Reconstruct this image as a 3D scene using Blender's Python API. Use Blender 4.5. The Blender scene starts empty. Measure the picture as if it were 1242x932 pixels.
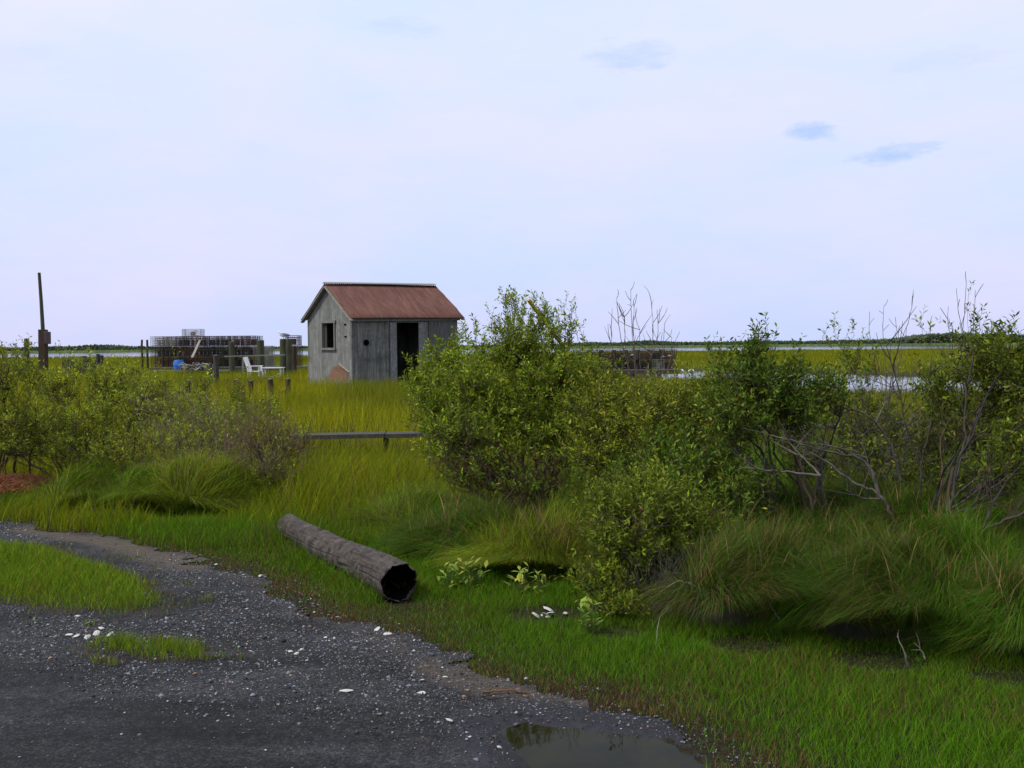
import bpy, math
import numpy as np
from mathutils import Vector, Matrix
rng = np.random.default_rng(7)
S = bpy.context.scene
C = S.collection
R = math.radians

# ------------------------------------------------------------------ camera
F = 1250.0; W0, H0 = 1242.0, 932.0
CAM = np.array([0.0, 0.0, 1.7])
pit = math.atan(46.0 / F); rol = 0.0085
fw = np.array([0, math.cos(pit), -math.sin(pit)])
up0 = np.array([0, math.sin(pit), math.cos(pit)]); rt0 = np.array([1.0, 0, 0])
rt = math.cos(rol) * rt0 - math.sin(rol) * up0
up = math.cos(rol) * up0 + math.sin(rol) * rt0
cd = bpy.data.cameras.new('camera'); cam = bpy.data.objects.new('camera', cd); C.objects.link(cam)
cd.sensor_width = 36.0; cd.lens = 36.0 * F / W0; cd.clip_start = 0.05; cd.clip_end = 20000
m = Matrix.Identity(4)
for i in range(3):
    m[i][0] = rt[i]; m[i][1] = up[i]; m[i][2] = -fw[i]; m[i][3] = CAM[i]
cam.matrix_world = m
S.camera = cam

def P(px, py, d):
    return CAM + d * (fw + (px - W0 / 2) / F * rt - (py - H0 / 2) / F * up)
def G(px, py, z=0.0):
    v = fw + (px - W0 / 2) / F * rt - (py - H0 / 2) / F * up
    return CAM + v * ((z - CAM[2]) / v[2])
def proj(X):
    q = np.asarray(X) - CAM
    d = np.maximum(q @ fw, 1e-3)
    return W0 / 2 + F * (q @ rt) / d, H0 / 2 - F * (q @ up) / d, d

# ------------------------------------------------------------------ noise, terrain
def ss(a, b, x):
    t = np.clip((x - a) / (b - a), 0, 1); return t * t * (3 - 2 * t)
_tab = np.random.default_rng(3).random((256, 256))
def vn(x, y, s=1.0, o=0):
    x = np.asarray(x) / s + 37.3 + o * 17.17; y = np.asarray(y) / s + 91.7 + o * 5.31
    xi = np.floor(x).astype(int); yi = np.floor(y).astype(int); fx = x - xi; fy = y - yi
    fx = fx * fx * (3 - 2 * fx); fy = fy * fy * (3 - 2 * fy)
    g = lambda a, b: _tab[a & 255, b & 255]
    return (g(xi, yi) * (1 - fx) + g(xi + 1, yi) * fx) * (1 - fy) + (g(xi, yi + 1) * (1 - fx) + g(xi + 1, yi + 1) * fx) * fy
def fbm(x, y, s, o=0):
    return .55 * vn(x, y, s, o) + .3 * vn(x, y, s / 2.1, o + 1) + .15 * vn(x, y, s / 4.3, o + 2)
WATER = -0.42
def T(x, y):
    x = np.asarray(x, float); y = np.asarray(y, float)
    u = x / np.maximum(y, 1.0)
    low = -0.28 * ss(9.6, 13.5, y)
    raise_ = ss(.13, .03, u) * (0.60 * ss(17.5, 30, y) * (1 - ss(62, 110, y)))
    z = low + raise_ + .10 * (fbm(x, y, 3.0) - .5) * ss(9, 14, y) + .10 * ss(80, 130, y)
    wob = (fbm(x, y, 9.0, 4) - .5) * 7
    un = np.clip(u, .1, .8)
    nb = 50 - 12 * ss(.16, .32, un) + wob * .5
    fb = 86 - 84 * np.clip(un - .14, 0, .28) + wob
    ch = ss(0, 2.5, y - nb) * ss(0, 2.5, fb - y) * ss(.125, .15, u + wob * .004)
    z = z * (1 - ch) + (-1.0) * ch
    bay = ss(0, 14, y - (215 + 50 * ss(.0, .15, u) + wob * 2.5))
    z = z * (1 - bay) - 2.0 * bay
    return z
def inpoly(px, py, poly):
    r = np.zeros(np.shape(px), bool); n = len(poly)
    for i in range(n):
        x1, y1 = poly[i]; x2, y2 = poly[(i + 1) % n]
        if y1 == y2: continue
        c = ((y1 > py) != (y2 > py)) & (px < (x2 - x1) * (py - y1) / (y2 - y1) + x1)
        r ^= c
    return r
def polydist(px, py, line):
    d = np.full(np.shape(px), 1e9)
    for (x1, y1), (x2, y2) in zip(line[:-1], line[1:]):
        vx, vy = x2 - x1, y2 - y1
        t = np.clip(((px - x1) * vx + (py - y1) * vy) / (vx * vx + vy * vy), 0, 1)
        d = np.minimum(d, np.hypot(px - x1 - t * vx, py - y1 - t * vy))
    return d
# road outline on the ground (metres), read off the photograph
EDGE = [(-2200, 560), (-900, 575), (-400, 590), (-100, 606), (0, 624), (55, 645), (120, 655), (180, 668), (250, 685), (330, 712), (385, 750),
        (470, 775), (540, 812), (600, 843), (690, 850), (760, 868), (830, 890), (890, 925), (950, 1000), (1100, 1300), (1500, 2400)]
EDGEG = [tuple(G(*p)[:2]) for p in EDGE]
ROADP = EDGEG + [(1.6, -14), (-60, -14), (-60, EDGEG[0][1])]
ISLG = [tuple(G(*p)[:2]) for p in [(-300, 645), (0, 661), (60, 665), (135, 683), (195, 706), (228, 742), (150, 757), (60, 753), (0, 746), (-300, 730)]]
STRG = [tuple(G(*p)[:2]) for p in [(80, 785), (150, 778), (230, 784), (318, 802), (300, 812), (190, 810), (105, 801)]]
PUDG = [tuple(G(*p)[:2]) for p in [(572, 890), (628, 879), (700, 879), (770, 890), (820, 897), (860, 908), (890, 932), (930, 1010), (900, 1080), (700, 1080), (650, 940)]]
def wobble(x, y, a=.28):
    return x + a * (fbm(x, y, .55, 8) - .5) * 2, y + a * (fbm(x, y, .5, 11) - .5) * 2
def road_mask(x, y):
    a, b = wobble(x, y); k = .10 * (vn(x, y, .12, 9) - .5); return inpoly(a + k, b + k, ROADP)
def isl_mask(x, y):
    a, b = wobble(x, y, .22); k = .30 * (vn(x, y, .13, 14) - .5) + .12 * (vn(x, y, .05, 15) - .5); a = a + k; b = b + k; return inpoly(a, b, ISLG) | inpoly(a, b, STRG)
def pud_sd(x, y):
    a, b = wobble(x, y, .20)
    ins = inpoly(a, b, PUDG); d = polydist(a, b, PUDG + PUDG[:1]); return np.where(ins, -d, d)

# ------------------------------------------------------------------ materials
def new_mat(name):
    mt = bpy.data.materials.new(name); mt.use_nodes = True
    nt = mt.node_tree; b = nt.nodes['Principled BSDF']; return mt, nt, b
def nd(nt, t, **k):
    n = nt.nodes.new(t)
    for a, v in k.items():
        if a in n.inputs.keys(): n.inputs[a].default_value = v
        else: setattr(n, a, v)
    return n
def ramp(nt, fac, stops):
    r = nt.nodes.new('ShaderNodeValToRGB'); e = r.color_ramp.elements
    while len(e) < len(stops): e.new(.5)
    for q, (p, c) in zip(e, stops): q.position = p; q.color = (*c, 1) if len(c) == 3 else c
    nt.links.new(fac, r.inputs[0]); return r.outputs[0]
def noise(nt, scale, detail=4, rough=.6, vec=None, coord='Object', dist=0.0):
    n = nd(nt, 'ShaderNodeTexNoise', Scale=scale, Detail=detail, Roughness=rough, Distortion=dist)
    if vec is None:
        vec = nt.nodes.new('ShaderNodeTexCoord').outputs[coord]
    nt.links.new(vec, n.inputs['Vector']); return n.outputs['Fac']
def mapped(nt, sc, coord='Object', rot=(0, 0, 0)):
    c = nt.nodes.new('ShaderNodeTexCoord'); mp = nd(nt, 'ShaderNodeMapping', Scale=sc, Rotation=rot)
    nt.links.new(c.outputs[coord], mp.inputs['Vector']); return mp.outputs[0]
def mixc(nt, fac, a, b, mode='MIX'):
    n = nt.nodes.new('ShaderNodeMix'); n.data_type = 'RGBA'; n.blend_type = mode
    for s, v in ((n.inputs[0], fac), (n.inputs[6], a), (n.inputs[7], b)):
        if hasattr(v, 'links'): nt.links.new(v, s)
        elif isinstance(v, (int, float)): s.default_value = v
        else: s.default_value = (*v, 1)
    return n.outputs[2]
def bump(nt, b, h, dist=.01, st=.6):
    n = nd(nt, 'ShaderNodeBump', Strength=st, Distance=dist); nt.links.new(h, n.inputs['Height']); nt.links.new(n.outputs[0], b.inputs['Normal'])
def tint_mat(name, rough=.55, spec=.25, trans=.25):
    mt, nt, b = new_mat(name)
    a = nd(nt, 'ShaderNodeAttribute', attribute_name='tint')
    b.inputs['Roughness'].default_value = rough; b.inputs['Specular IOR Level'].default_value = spec
    nt.links.new(a.outputs['Color'], b.inputs['Base Color'])
    if trans > 0:
        t = nt.nodes.new('ShaderNodeBsdfTranslucent'); nt.links.new(a.outputs['Color'], t.inputs[0])
        mx = nt.nodes.new('ShaderNodeMixShader'); mx.inputs[0].default_value = trans
        nt.links.new(b.outputs[0], mx.inputs[1]); nt.links.new(t.outputs[0], mx.inputs[2])
        nt.links.new(mx.outputs[0], nt.nodes['Material Output'].inputs[0])
    return mt
def wood_mat(name, c1, c2, c3, sc=(14, 14, 1.2), rough=.85):
    """weathered timber: grain c1..c2, blotches c3"""
    mt, nt, b = new_mat(name)
    v = mapped(nt, sc); g = noise(nt, 1.6, 6, .7, v)
    col = ramp(nt, g, [(.3, c1), (.7, c2)])
    bl = noise(nt, 1.3, 4, .65)
    bl = ramp(nt, bl, [(.45, (0, 0, 0)), (.7, (1, 1, 1))])
    col = mixc(nt, bl, col, c3)
    nt.links.new(col, b.inputs['Base Color']); b.inputs['Roughness'].default_value = rough
    b.inputs['Specular IOR Level'].default_value = .2
    bump(nt, b, g, .006, .6); return mt
def paint_mat(name, c, dirt=(.2, .18, .14), amount=.35, rough=.6, metal=0.0):
    mt, nt, b = new_mat(name)
    g = noise(nt, 6, 6, .7); f = ramp(nt, g, [(.5, (0, 0, 0)), (.8, (amount,) * 3)])
    nt.links.new(mixc(nt, f, c, dirt), b.inputs['Base Color'])
    b.inputs['Roughness'].default_value = rough; b.inputs['Metallic'].default_value = metal
    bump(nt, b, g, .003, .3); return mt
MLEAF = tint_mat('leaf', .6, .14, .30)
MGRASS = tint_mat('grass_blade', .7, .07, .28)
MSTONE = tint_mat('gravel_stone', .75, .3, 0)
MTWIG = tint_mat('twig_bark', .85, .2, 0)
MGREYWOOD = wood_mat('grey_weathered_wood', (.10, .10, .09), (.26, .26, .24), (.16, .17, .13))
MDARKWOOD = wood_mat('dark_wet_wood', (.035, .03, .024), (.085, .075, .06), (.05, .055, .035))
MPILE = wood_mat('algae_green_piling', (.035, .04, .022), (.085, .09, .05), (.05, .06, .028))
MBROWNWOOD = wood_mat('brown_creosote_wood', (.03, .02, .013), (.075, .048, .03), (.045, .033, .022))
MWHITE = paint_mat('weathered_white_paint', (.72, .73, .74), (.3, .3, .28), .4)
MYELLOW = paint_mat('yellow_plastic', (.5, .30, .015), (.4, .25, .03), .3, .45)
MBLUE = paint_mat('blue_plastic', (.015, .14, .5), (.05, .1, .2), .3, .4)
MSHELL = paint_mat('bleached_shell', (.50, .48, .44), (.12, .11, .09), .8, .6)

# ------------------------------------------------------------------ mesh builders
def mesh_np(name, V, Q=None, Tr=None, tint=None, mat=None, smooth=False):
    """V (n,3); Q (q,4); Tr (t,3); tint (n,3)"""
    me = bpy.data.meshes.new(name); V = np.asarray(V, np.float32)
    Q = np.zeros((0, 4), np.int32) if Q is None else np.asarray(Q, np.int32)
    Tr = np.zeros((0, 3), np.int32) if Tr is None else np.asarray(Tr, np.int32)
    me.vertices.add(len(V)); me.vertices.foreach_set('co', V.ravel())
    nl = Q.size + Tr.size; npoly = len(Q) + len(Tr)
    me.loops.add(nl); me.loops.foreach_set('vertex_index', np.concatenate([Q.ravel(), Tr.ravel()]).astype(np.int32))
    me.polygons.add(npoly)
    st = np.concatenate([np.arange(len(Q)) * 4, len(Q) * 4 + np.arange(len(Tr)) * 3]).astype(np.int32)
    me.polygons.foreach_set('loop_start', st)
    if smooth: me.polygons.foreach_set('use_smooth', np.ones(npoly, bool))
    me.update(calc_edges=True); me.validate(clean_customdata=False)
    if tint is not None:
        a = me.attributes.new('tint', 'FLOAT_COLOR', 'POINT')
        c = np.ones((len(V), 4), np.float32); c[:, :3] = tint; a.data.foreach_set('color', c.ravel())
    if mat: me.materials.append(mat)
    return me
def link(name, me, parent=None, loc=None):
    o = bpy.data.objects.new(name, me); C.objects.link(o)
    if parent is not None: o.parent = parent
    if loc is not None: o.location = loc
    return o
def tag(o, label=None, cat=None, group=None, kind=None):
    if label: o['label'] = label
    if cat: o['category'] = cat
    if group: o['group'] = group
    if kind: o['kind'] = kind
    return o
def thing(name, loc, label, cat, group=None, rz=0.0):
    o = bpy.data.objects.new(name, None); C.objects.link(o); o.location = Vector(loc); o.rotation_euler = (0, 0, rz)
    o.empty_display_size = .1
    return tag(o, label, cat, group)
def place(name, V, Q=None, Tr=None, tint=None, mat=None, root=None, smooth=False):
    V = np.asarray(V, float)
    if root is not None: V = V - np.array(root.location)
    return link(name, mesh_np(name, V, Q, Tr, tint, mat, smooth), root)

def blades(root, ctrl, tip, width, col, segs=3, face=None, tipcol=None):
    """tapered ribbons along quadratic beziers -> V,Q,tint"""
    n = len(root); t = np.linspace(0, 1, segs + 1)[None, :, None]
    c = (1 - t) ** 2 * root[:, None] + 2 * t * (1 - t) * ctrl[:, None] + t ** 2 * tip[:, None]
    if face is None: face = rng.uniform(0, 2 * np.pi, n)
    side = np.stack([np.cos(face), np.sin(face), np.zeros(n)], 1)[:, None]
    w = (width[:, None] * (1 - np.linspace(0, 1, segs + 1)[None] ** 1.6 * .93))[:, :, None] * .5
    V = np.stack([c - side * w, c + side * w], 2).reshape(-1, 3)
    k = np.arange(segs) * 2
    q = np.stack([k, k + 1, k + 3, k + 2], 1)
    Q = (np.arange(n)[:, None, None] * (2 * (segs + 1)) + q[None]).reshape(-1, 4)
    if tipcol is None: tint = np.repeat(col, 2 * (segs + 1), 0)
    else:
        tt = np.repeat(np.linspace(0, 1, segs + 1), 2)[None, :, None] ** 2
        tint = (col[:, None] * (1 - tt) + tipcol[:, None] * tt).reshape(-1, 3)
    return V, Q, tint
def tubes(paths, rad, sides=4):
    """paths (n,k,3), rad (n,k) -> V,Q"""
    n, k, _ = paths.shape
    tg = np.gradient(paths, axis=1); tg /= np.linalg.norm(tg, axis=2, keepdims=True) + 1e-9
    ref = np.where(np.abs(tg[..., 2:3]) > .9, np.array([1., 0, 0]), np.array([0, 0, 1.]))
    a = np.cross(tg, ref); a /= np.linalg.norm(a, axis=2, keepdims=True) + 1e-9
    b = np.cross(tg, a)
    th = np.arange(sides) / sides * 2 * np.pi
    V = paths[:, :, None] + rad[:, :, None, None] * (np.cos(th)[None, None, :, None] * a[:, :, None] + np.sin(th)[None, None, :, None] * b[:, :, None])
    i = np.arange(k - 1)[:, None] * sides; j = np.arange(sides)[None]; j2 = (j + 1) % sides
    q = np.stack([i + j, i + j2, i + sides + j2, i + sides + j], -1).reshape(-1, 4)
    Q = (np.arange(n)[:, None, None] * k * sides + q[None]).reshape(-1, 4)
    return V.reshape(-1, 3), Q
def bez(a, c, b, k):
    t = np.linspace(0, 1, k)[None, :, None]
    return (1 - t) ** 2 * a[:, None] + 2 * t * (1 - t) * c[:, None] + t ** 2 * b[:, None]
def merge(*parts):
    Vs, Qs, Ts, o = [], [], [], 0
    for V, Q, t in parts:
        Vs.append(V); Qs.append(Q + o); Ts.append(t); o += len(V)
    return np.concatenate(Vs), np.concatenate(Qs), np.concatenate(Ts)
def nrm(v): return v / (np.linalg.norm(v, axis=-1, keepdims=True) + 1e-9)
def vary(base, n, a=.25, hue=.15):
    base = np.asarray(base, float); k = np.exp(rng.normal(0, a, (n, 1))); h = rng.normal(0, hue, n)
    c = base[None] * k; c[:, 0] *= np.exp(h); c[:, 2] *= np.exp(-h * .5); return np.clip(c, .001, .95)

class MB:
    def __init__(s): s.v = []; s.f = []
    def add(s, V, Fc):
        o = len(s.v); s.v += [tuple(map(float, q)) for q in V]; s.f += [tuple(i + o for i in f) for f in Fc]; return s
    def box(s, c, size, mat=None, bev=0.0):
        x, y, z = [q / 2 for q in size]
        pts = [(-x, -y, -z), (x, -y, -z), (x, y, -z), (-x, y, -z), (-x, -y, z), (x, -y, z), (x, y, z), (-x, y, z)]
        pts = [Vector(q) for q in pts]
        if mat is not None: pts = [mat @ q for q in pts]
        pts = [q + Vector(c) for q in pts]
        return s.add(pts, [(3, 2, 1, 0), (4, 5, 6, 7), (0, 1, 5, 4), (1, 2, 6, 5), (2, 3, 7, 6), (3, 0, 4, 7)])
    def bar(s, a, b, w, h=None):
        a, b = Vector(a), Vector(b); h = h or w; d = b - a
        q = d.to_track_quat('Z', 'Y').to_matrix()
        return s.box((a + b) / 2, (w, h, d.length), q)
    def tube(s, pts, rad, sides=10, cap=True):
        pts = np.array([list(map(float, p)) for p in pts]); rad = np.array(rad if hasattr(rad, '__len__') else [rad] * len(pts), float)
        V, Q = tubes(pts[None], rad[None], sides); n = len(V)
        fc = [tuple(q) for q in Q]
        if cap: fc += [tuple(range(sides))[::-1], tuple(range(n - sides, n))]
        return s.add(V, fc)
    def ell(s, c, r, mat=None, seg=14, rings=9):
        V = [];
        for i in range(rings + 1):
            a = math.pi * i / rings
            for j in range(seg):
                b = 2 * math.pi * j / seg
                q = Vector((r[0] * math.sin(a) * math.cos(b), r[1] * math.sin(a) * math.sin(b), r[2] * math.cos(a)))
                if mat is not None: q = mat @ q
                V.append(q + Vector(c))
        fc = [(i * seg + j, (i + 1) * seg + j, (i + 1) * seg + (j + 1) % seg, i * seg + (j + 1) % seg) for i in range(rings) for j in range(seg)]
        return s.add(V, fc)
    def build(s, name, mat, parent=None, smooth=False, bevel=0.0):
        me = bpy.data.meshes.new(name); me.from_pydata(s.v, [], s.f); me.materials.append(mat)
        if smooth:
            for p in me.polygons: p.use_smooth = True
        o = link(name, me, parent)
        if bevel:
            b = o.modifiers.new('bevel', 'BEVEL'); b.width = bevel; b.segments = 2; b.limit_method = 'ANGLE'
        return o

# ------------------------------------------------------------------ world + sun
el, az = R(52), R(-110)          # sun to the left and a little behind the camera, veiled
w = bpy.data.worlds.new('World'); S.world = w; w.use_nodes = True
nt = w.node_tree; bg = nt.nodes['Background']
sky = nt.nodes.new('ShaderNodeTexSky'); sky.sky_type = 'NISHITA'; sky.sun_disc = False
sky.sun_elevation = el; sky.sun_rotation = az; sky.dust_density = 3; sky.air_density = 1.2
tc = nt.nodes.new('ShaderNodeTexCoord')
sep = nt.nodes.new('ShaderNodeSeparateXYZ'); nt.links.new(tc.outputs['Generated'], sep.inputs[0])
mp = nd(nt, 'ShaderNodeMapping', Scale=(1, 1, 3.2)); nt.links.new(tc.outputs['Generated'], mp.inputs[0])
n1 = noise(nt, 2.6, 8, .62, mp.outputs[0])
veil_grad = ramp(nt, sep.outputs[2], [(.0, (5.9, 6.9, 11.2)), (.12, (7.4, 8.1, 11.4)), (.3, (8.5, 9.4, 11.2)), (.7, (7.8, 9.0, 10.6))])
veil2 = ramp(nt, n1, [(.34, (6.6, 8.5, 11.2)), (.5, (8.2, 8.7, 11.2)), (.66, (9.8, 9.0, 11.0))])
veil = mixc(nt, .5, veil_grad, veil2)
# little grey blue clouds low in the veil: (photo x, y, half width, half height, strength)
nz = nd(nt, 'ShaderNodeTexNoise', Scale=26.0, Detail=7.0, Roughness=.65); nt.links.new(mp.outputs[0], nz.inputs[0])
def math_(op, a, b=None, c=None):
    n = nt.nodes.new('ShaderNodeMath'); n.operation = op
    for i, v in enumerate((a, b, c)):
        if v is None: continue
        if hasattr(v, 'links'): nt.links.new(v, n.inputs[i])
        else: n.inputs[i].default_value = v
    return n.outputs[0]
tot = None
for (cx, cy, hw, hh, s_) in [(985, 160, 36, 14, .95), (1088, 186, 52, 13, 1.0), (766, 67, 66, 20, .55), (1150, 72, 60, 16, .25), (495, 35, 50, 12, .3), (25, 70, 60, 20, .15)]:
    dv = nrm(P(cx, cy, 1.0) - CAM); rx = nrm(np.cross(dv, [0, 0, 1])); uz = np.cross(rx, dv)
    def dot(vec, sc):
        n = nt.nodes.new('ShaderNodeVectorMath'); n.operation = 'DOT_PRODUCT'
        nt.links.new(tc.outputs['Generated'], n.inputs[0]); n.inputs[1].default_value = tuple(np.array(vec) * sc); return n.outputs['Value']
    a = dot(rx, F / hw); b = dot(uz, F / hh)
    fr = dot(dv, 1.0)
    r2 = math_('ADD', math_('MULTIPLY', a, a), math_('MULTIPLY', b, b))
    k = math_('SUBTRACT', math_('ADD', 1.0, math_('MULTIPLY', math_('SUBTRACT', nz.outputs[0], .5), 4.2)), r2)
    k = math_('MULTIPLY', math_('MINIMUM', math_('MAXIMUM', math_('MULTIPLY', k, .8), 0.0), 1.0), s_)
    k = math_('MULTIPLY', k, math_('GREATER_THAN', fr, 0.0))
    tot = k if tot is None else math_('MAXIMUM', tot, k)
skyc = mixc(nt, .88, sky.outputs[0], veil)
skyc = mixc(nt, tot, skyc, (5.0, 6.6, 10.0))
nt.links.new(skyc, bg.inputs[0]); bg.inputs[1].default_value = .1
ld = bpy.data.lights.new('sun', 'SUN'); ld.energy = 2.8; ld.angle = R(10); ld.color = (1, .96, .9)
sun = bpy.data.objects.new('sun', ld); C.objects.link(sun)
sd = Vector((math.sin(az) * math.cos(el), math.cos(az) * math.cos(el), math.sin(el)))
sun.rotation_euler = sd.to_track_quat('Z', 'Y').to_euler(); sun.location = (-5, -2, 20)
S.view_settings.view_transform = 'Standard'; S.view_settings.look = 'None'; S.view_settings.gamma = 1
S.view_settings.exposure = 0; S.view_settings.use_curve_mapping = False

# ------------------------------------------------------------------ ground
mt, nt_, b = new_mat('marsh_ground')
g1 = noise(nt_, 1.4, 8, .7); g2 = noise(nt_, 30, 6, .7)
near = ramp(nt_, g2, [(.3, (.012, .011, .007)), (.7, (.045, .04, .022))])
sp = nt_.nodes.new('ShaderNodeSeparateXYZ'); nt_.links.new(nt_.nodes.new('ShaderNodeTexCoord').outputs['Object'], sp.inputs[0])
yr = nd(nt_, 'ShaderNodeMapRange'); yr.inputs[1].default_value = 40; yr.inputs[2].default_value = 150; nt_.links.new(sp.outputs[1], yr.inputs[0])
far = ramp(nt_, noise(nt_, .06, 6, .6), [(.3, (.05, .07, .012)), (.7, (.11, .12, .02))])
nt_.links.new(mixc(nt_, yr.outputs[0], near, far), b.inputs['Base Color']); b.inputs['Roughness'].default_value = 1; b.inputs['Specular IOR Level'].default_value = .05
bump(nt_, b, g2, .03, .8); MGROUND = mt
rr = np.geomspace(.6, 9000, 420); aa = np.concatenate([np.radians(np.linspace(-42, 42, 340)), np.radians(np.linspace(43, 317, 120))])
RR, AA = np.meshgrid(rr, aa, indexing='ij'); X = RR * np.sin(AA); Y = RR * np.cos(AA)
pud = pud_sd(X, Y)
Z = T(X, Y) - .05 * ss(.30, .1, pud) * ss(.10, .22, polydist(X, Y, EDGEG)) * inpoly(X, Y, ROADP) * (RR < 12)
V = np.stack([X, Y, Z], -1).reshape(-1, 3); na = len(aa)
i = np.arange(len(rr) - 1)[:, None] * na; j = np.arange(na)[None]; j2 = (j + 1) % na
Q = np.stack([i + j, i + na + j, i + na + j2, i + j2], -1).reshape(-1, 4)
V = np.concatenate([V, [[0, 0, 0]]]); Tr = np.stack([np.full(na, len(V) - 1), np.arange(na), (np.arange(na) + 1) % na], 1)
tag(place('ground', V, Q, Tr, mat=MGROUND, smooth=True), kind='structure')

# road sheet
mt, nt_, b = new_mat('gravel_road')
at = nd(nt_, 'ShaderNodeAttribute', attribute_name='tint'); spx = nt_.nodes.new('ShaderNodeSeparateColor'); nt_.links.new(at.outputs['Color'], spx.inputs[0])
fine = noise(nt_, 75, 5, .75); med = noise(nt_, 22, 6, .7); big = noise(nt_, 1.0, 6, .65, mapped(nt_, (.7, 2.2, 1), rot=(0, 0, R(28))))
c0 = ramp(nt_, fine, [(.30, (.007, .0072, .0074)), (.5, (.029, .0292, .030)), (.62, (.070, .071, .073)), (.76, (.17, .17, .17))])
c1 = ramp(nt_, big, [(.32, (.38, .36, .37)), (.5, (.85, .82, .84)), (.68, (1.6, 1.55, 1.6))]); cc = mixc(nt_, 1.0, c0, c1, 'MULTIPLY')
cc = mixc(nt_, 1.0, cc, ramp(nt_, med, [(.3, (.45, .44, .46)), (.5, (.95, .94, .95)), (.7, (1.7, 1.65, 1.6))]), 'MULTIPLY'); cs = ramp(nt_, med, [(.3, (.06, .048, .036)), (.7, (.13, .105, .08))])
cc = mixc(nt_, spx.outputs[1], cc, cs)           # sandy
cc = mixc(nt_, spx.outputs[0], cc, ramp(nt_, med, [(.3, (.018, .017, .02)), (.7, (.04, .038, .045))]))   # wet mud
nt_.links.new(cc, b.inputs['Base Color'])
rg = nd(nt_, 'ShaderNodeMapRange'); rg.inputs[3].default_value = .85; rg.inputs[4].default_value = .28; nt_.links.new(spx.outputs[0], rg.inputs[0]); nt_.links.new(rg.outputs[0], b.inputs['Roughness'])
hh_ = nd(nt_, 'ShaderNodeMath', operation='ADD'); nt_.links.new(fine, hh_.inputs[0]); nt_.links.new(med, hh_.inputs[1])
b.inputs['Specular IOR Level'].default_value = .2; bump(nt_, b, hh_.outputs[0], .016, .9); MROAD = mt
def sheet(x0, x1, y0, y1, st):
    xs = np.arange(x0, x1, st); ys = np.arange(y0, y1, st); X, Y = np.meshgrid(xs, ys); return X, Y
SAND = [tuple(G(*p)[:2]) for p in [(40, 642), (90, 655), (110, 656), (180, 672), (235, 688)]]
SAND2 = [tuple(G(*p)[:2]) for p in [(520, 806), (560, 822), (620, 842), (700, 852)]]
def road_z(X, Y):
    sd_ = pud_sd(X, Y); edge = polydist(X, Y, EDGEG)
    z = .006 + .03 * ss(0, .5, edge) * fbm(X, Y, .9, 21) + .012 * ss(0, .3, edge) * fbm(X, Y, .22, 25)
    dip = ss(.12, -.15, sd_) * ss(.0, .14, edge); return z * (1 - dip) + (-.022 + .02 * (fbm(X, Y, .4, 31) - .35)) * dip, sd_, edge
parts = []
for (x0, x1, y0, y1, st, inner) in [(-9, 2.6, 3.0, 12.6, .022, True), (-60, 6, -14, 20, .4, False)]:
    X, Y = sheet(x0, x1, y0, y1, st)
    zz, sd_, edge = road_z(X, Y)
    if not inner: zz = np.full_like(zz, .006)
    cx, cy = X[:-1, :-1] + st / 2, Y[:-1, :-1] + st / 2
    mk = road_mask(cx, cy)
    if not inner: mk &= ~((cx > -9) & (cx < 2.6) & (cy > 3.0) & (cy < 12.6))
    ny, nx = X.shape; idx = np.arange(nx * ny).reshape(ny, nx)
    q = np.stack([idx[:-1, :-1], idx[:-1, 1:], idx[1:, 1:], idx[1:, :-1]], -1)[mk]
    wet = ss(.32, .05, sd_ + .1 * (fbm(X, Y, .3, 40) - .5)); sand = np.maximum(ss(.32, .05, polydist(X, Y, SAND) + .2 * (fbm(X, Y, .4, 41) - .5)), .8 * ss(.2, .02, polydist(X, Y, SAND2) + .2 * (fbm(X, Y, .3, 42) - .5)))
    sand = np.maximum(sand, .3 * ss(.14, .0, edge + .2 * (fbm(X, Y, .3, 43) - .5)))
    tn = np.stack([wet, sand * (1 - wet), np.zeros_like(wet)], -1).reshape(-1, 3)
    used = np.unique(q); rm = np.full(nx * ny, -1); rm[used] = np.arange(len(used))
    parts.append((np.stack([X, Y, zz], -1).reshape(-1, 3)[used], rm[q], tn[used]))
V, Q, tn = merge(*parts)
tag(place('gravel_road', V, Q, tint=tn, mat=MROAD, smooth=True), kind='structure')
# puddle
mt, nt_, b = new_mat('puddle_water'); b.inputs['Roughness'].default_value = .03; nt_.links.new(ramp(nt_, noise(nt_, 3, 6, .65), [(.35, (.007, .007, .002)), (.65, (.018, .016, .004))]), b.inputs['Base Color']); b.inputs['IOR'].default_value = 1.2
b.inputs['Specular IOR Level'].default_value = .25
bump(nt_, b, noise(nt_, 5, 2, .5), .004, .12)
X, Y = sheet(-.6, 2.4, 2.6, 5.2, .05); cx, cy = X[:-1, :-1], Y[:-1, :-1]; mk = pud_sd(cx, cy) < .22
ny, nx = X.shape; idx = np.arange(nx * ny).reshape(ny, nx); q = np.stack([idx[:-1, :-1], idx[:-1, 1:], idx[1:, 1:], idx[1:, :-1]], -1)[mk]
used = np.unique(q); rm = np.full(nx * ny, -1); rm[used] = np.arange(len(used))
tag(place('puddle', np.stack([X, Y, np.full_like(X, -.006)], -1).reshape(-1, 3)[used], rm[q], mat=mt), kind='structure')
# marsh channel and bay
mt, nt_, b = new_mat('bay_water'); b.inputs['Base Color'].default_value = (.03, .04, .055, 1); b.inputs['Roughness'].default_value = .06; b.inputs['IOR'].default_value = 1.33
bump(nt_, b, noise(nt_, 1.0, 4, .6, mapped(nt_, (.8, 3.0, 1))), .03, .25)
tag(place('water', [(-7000, 28, WATER), (7000, 28, WATER), (7000, 8500, WATER), (-7000, 8500, WATER)], [(0, 1, 2, 3)], mat=mt), kind='structure')

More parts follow.
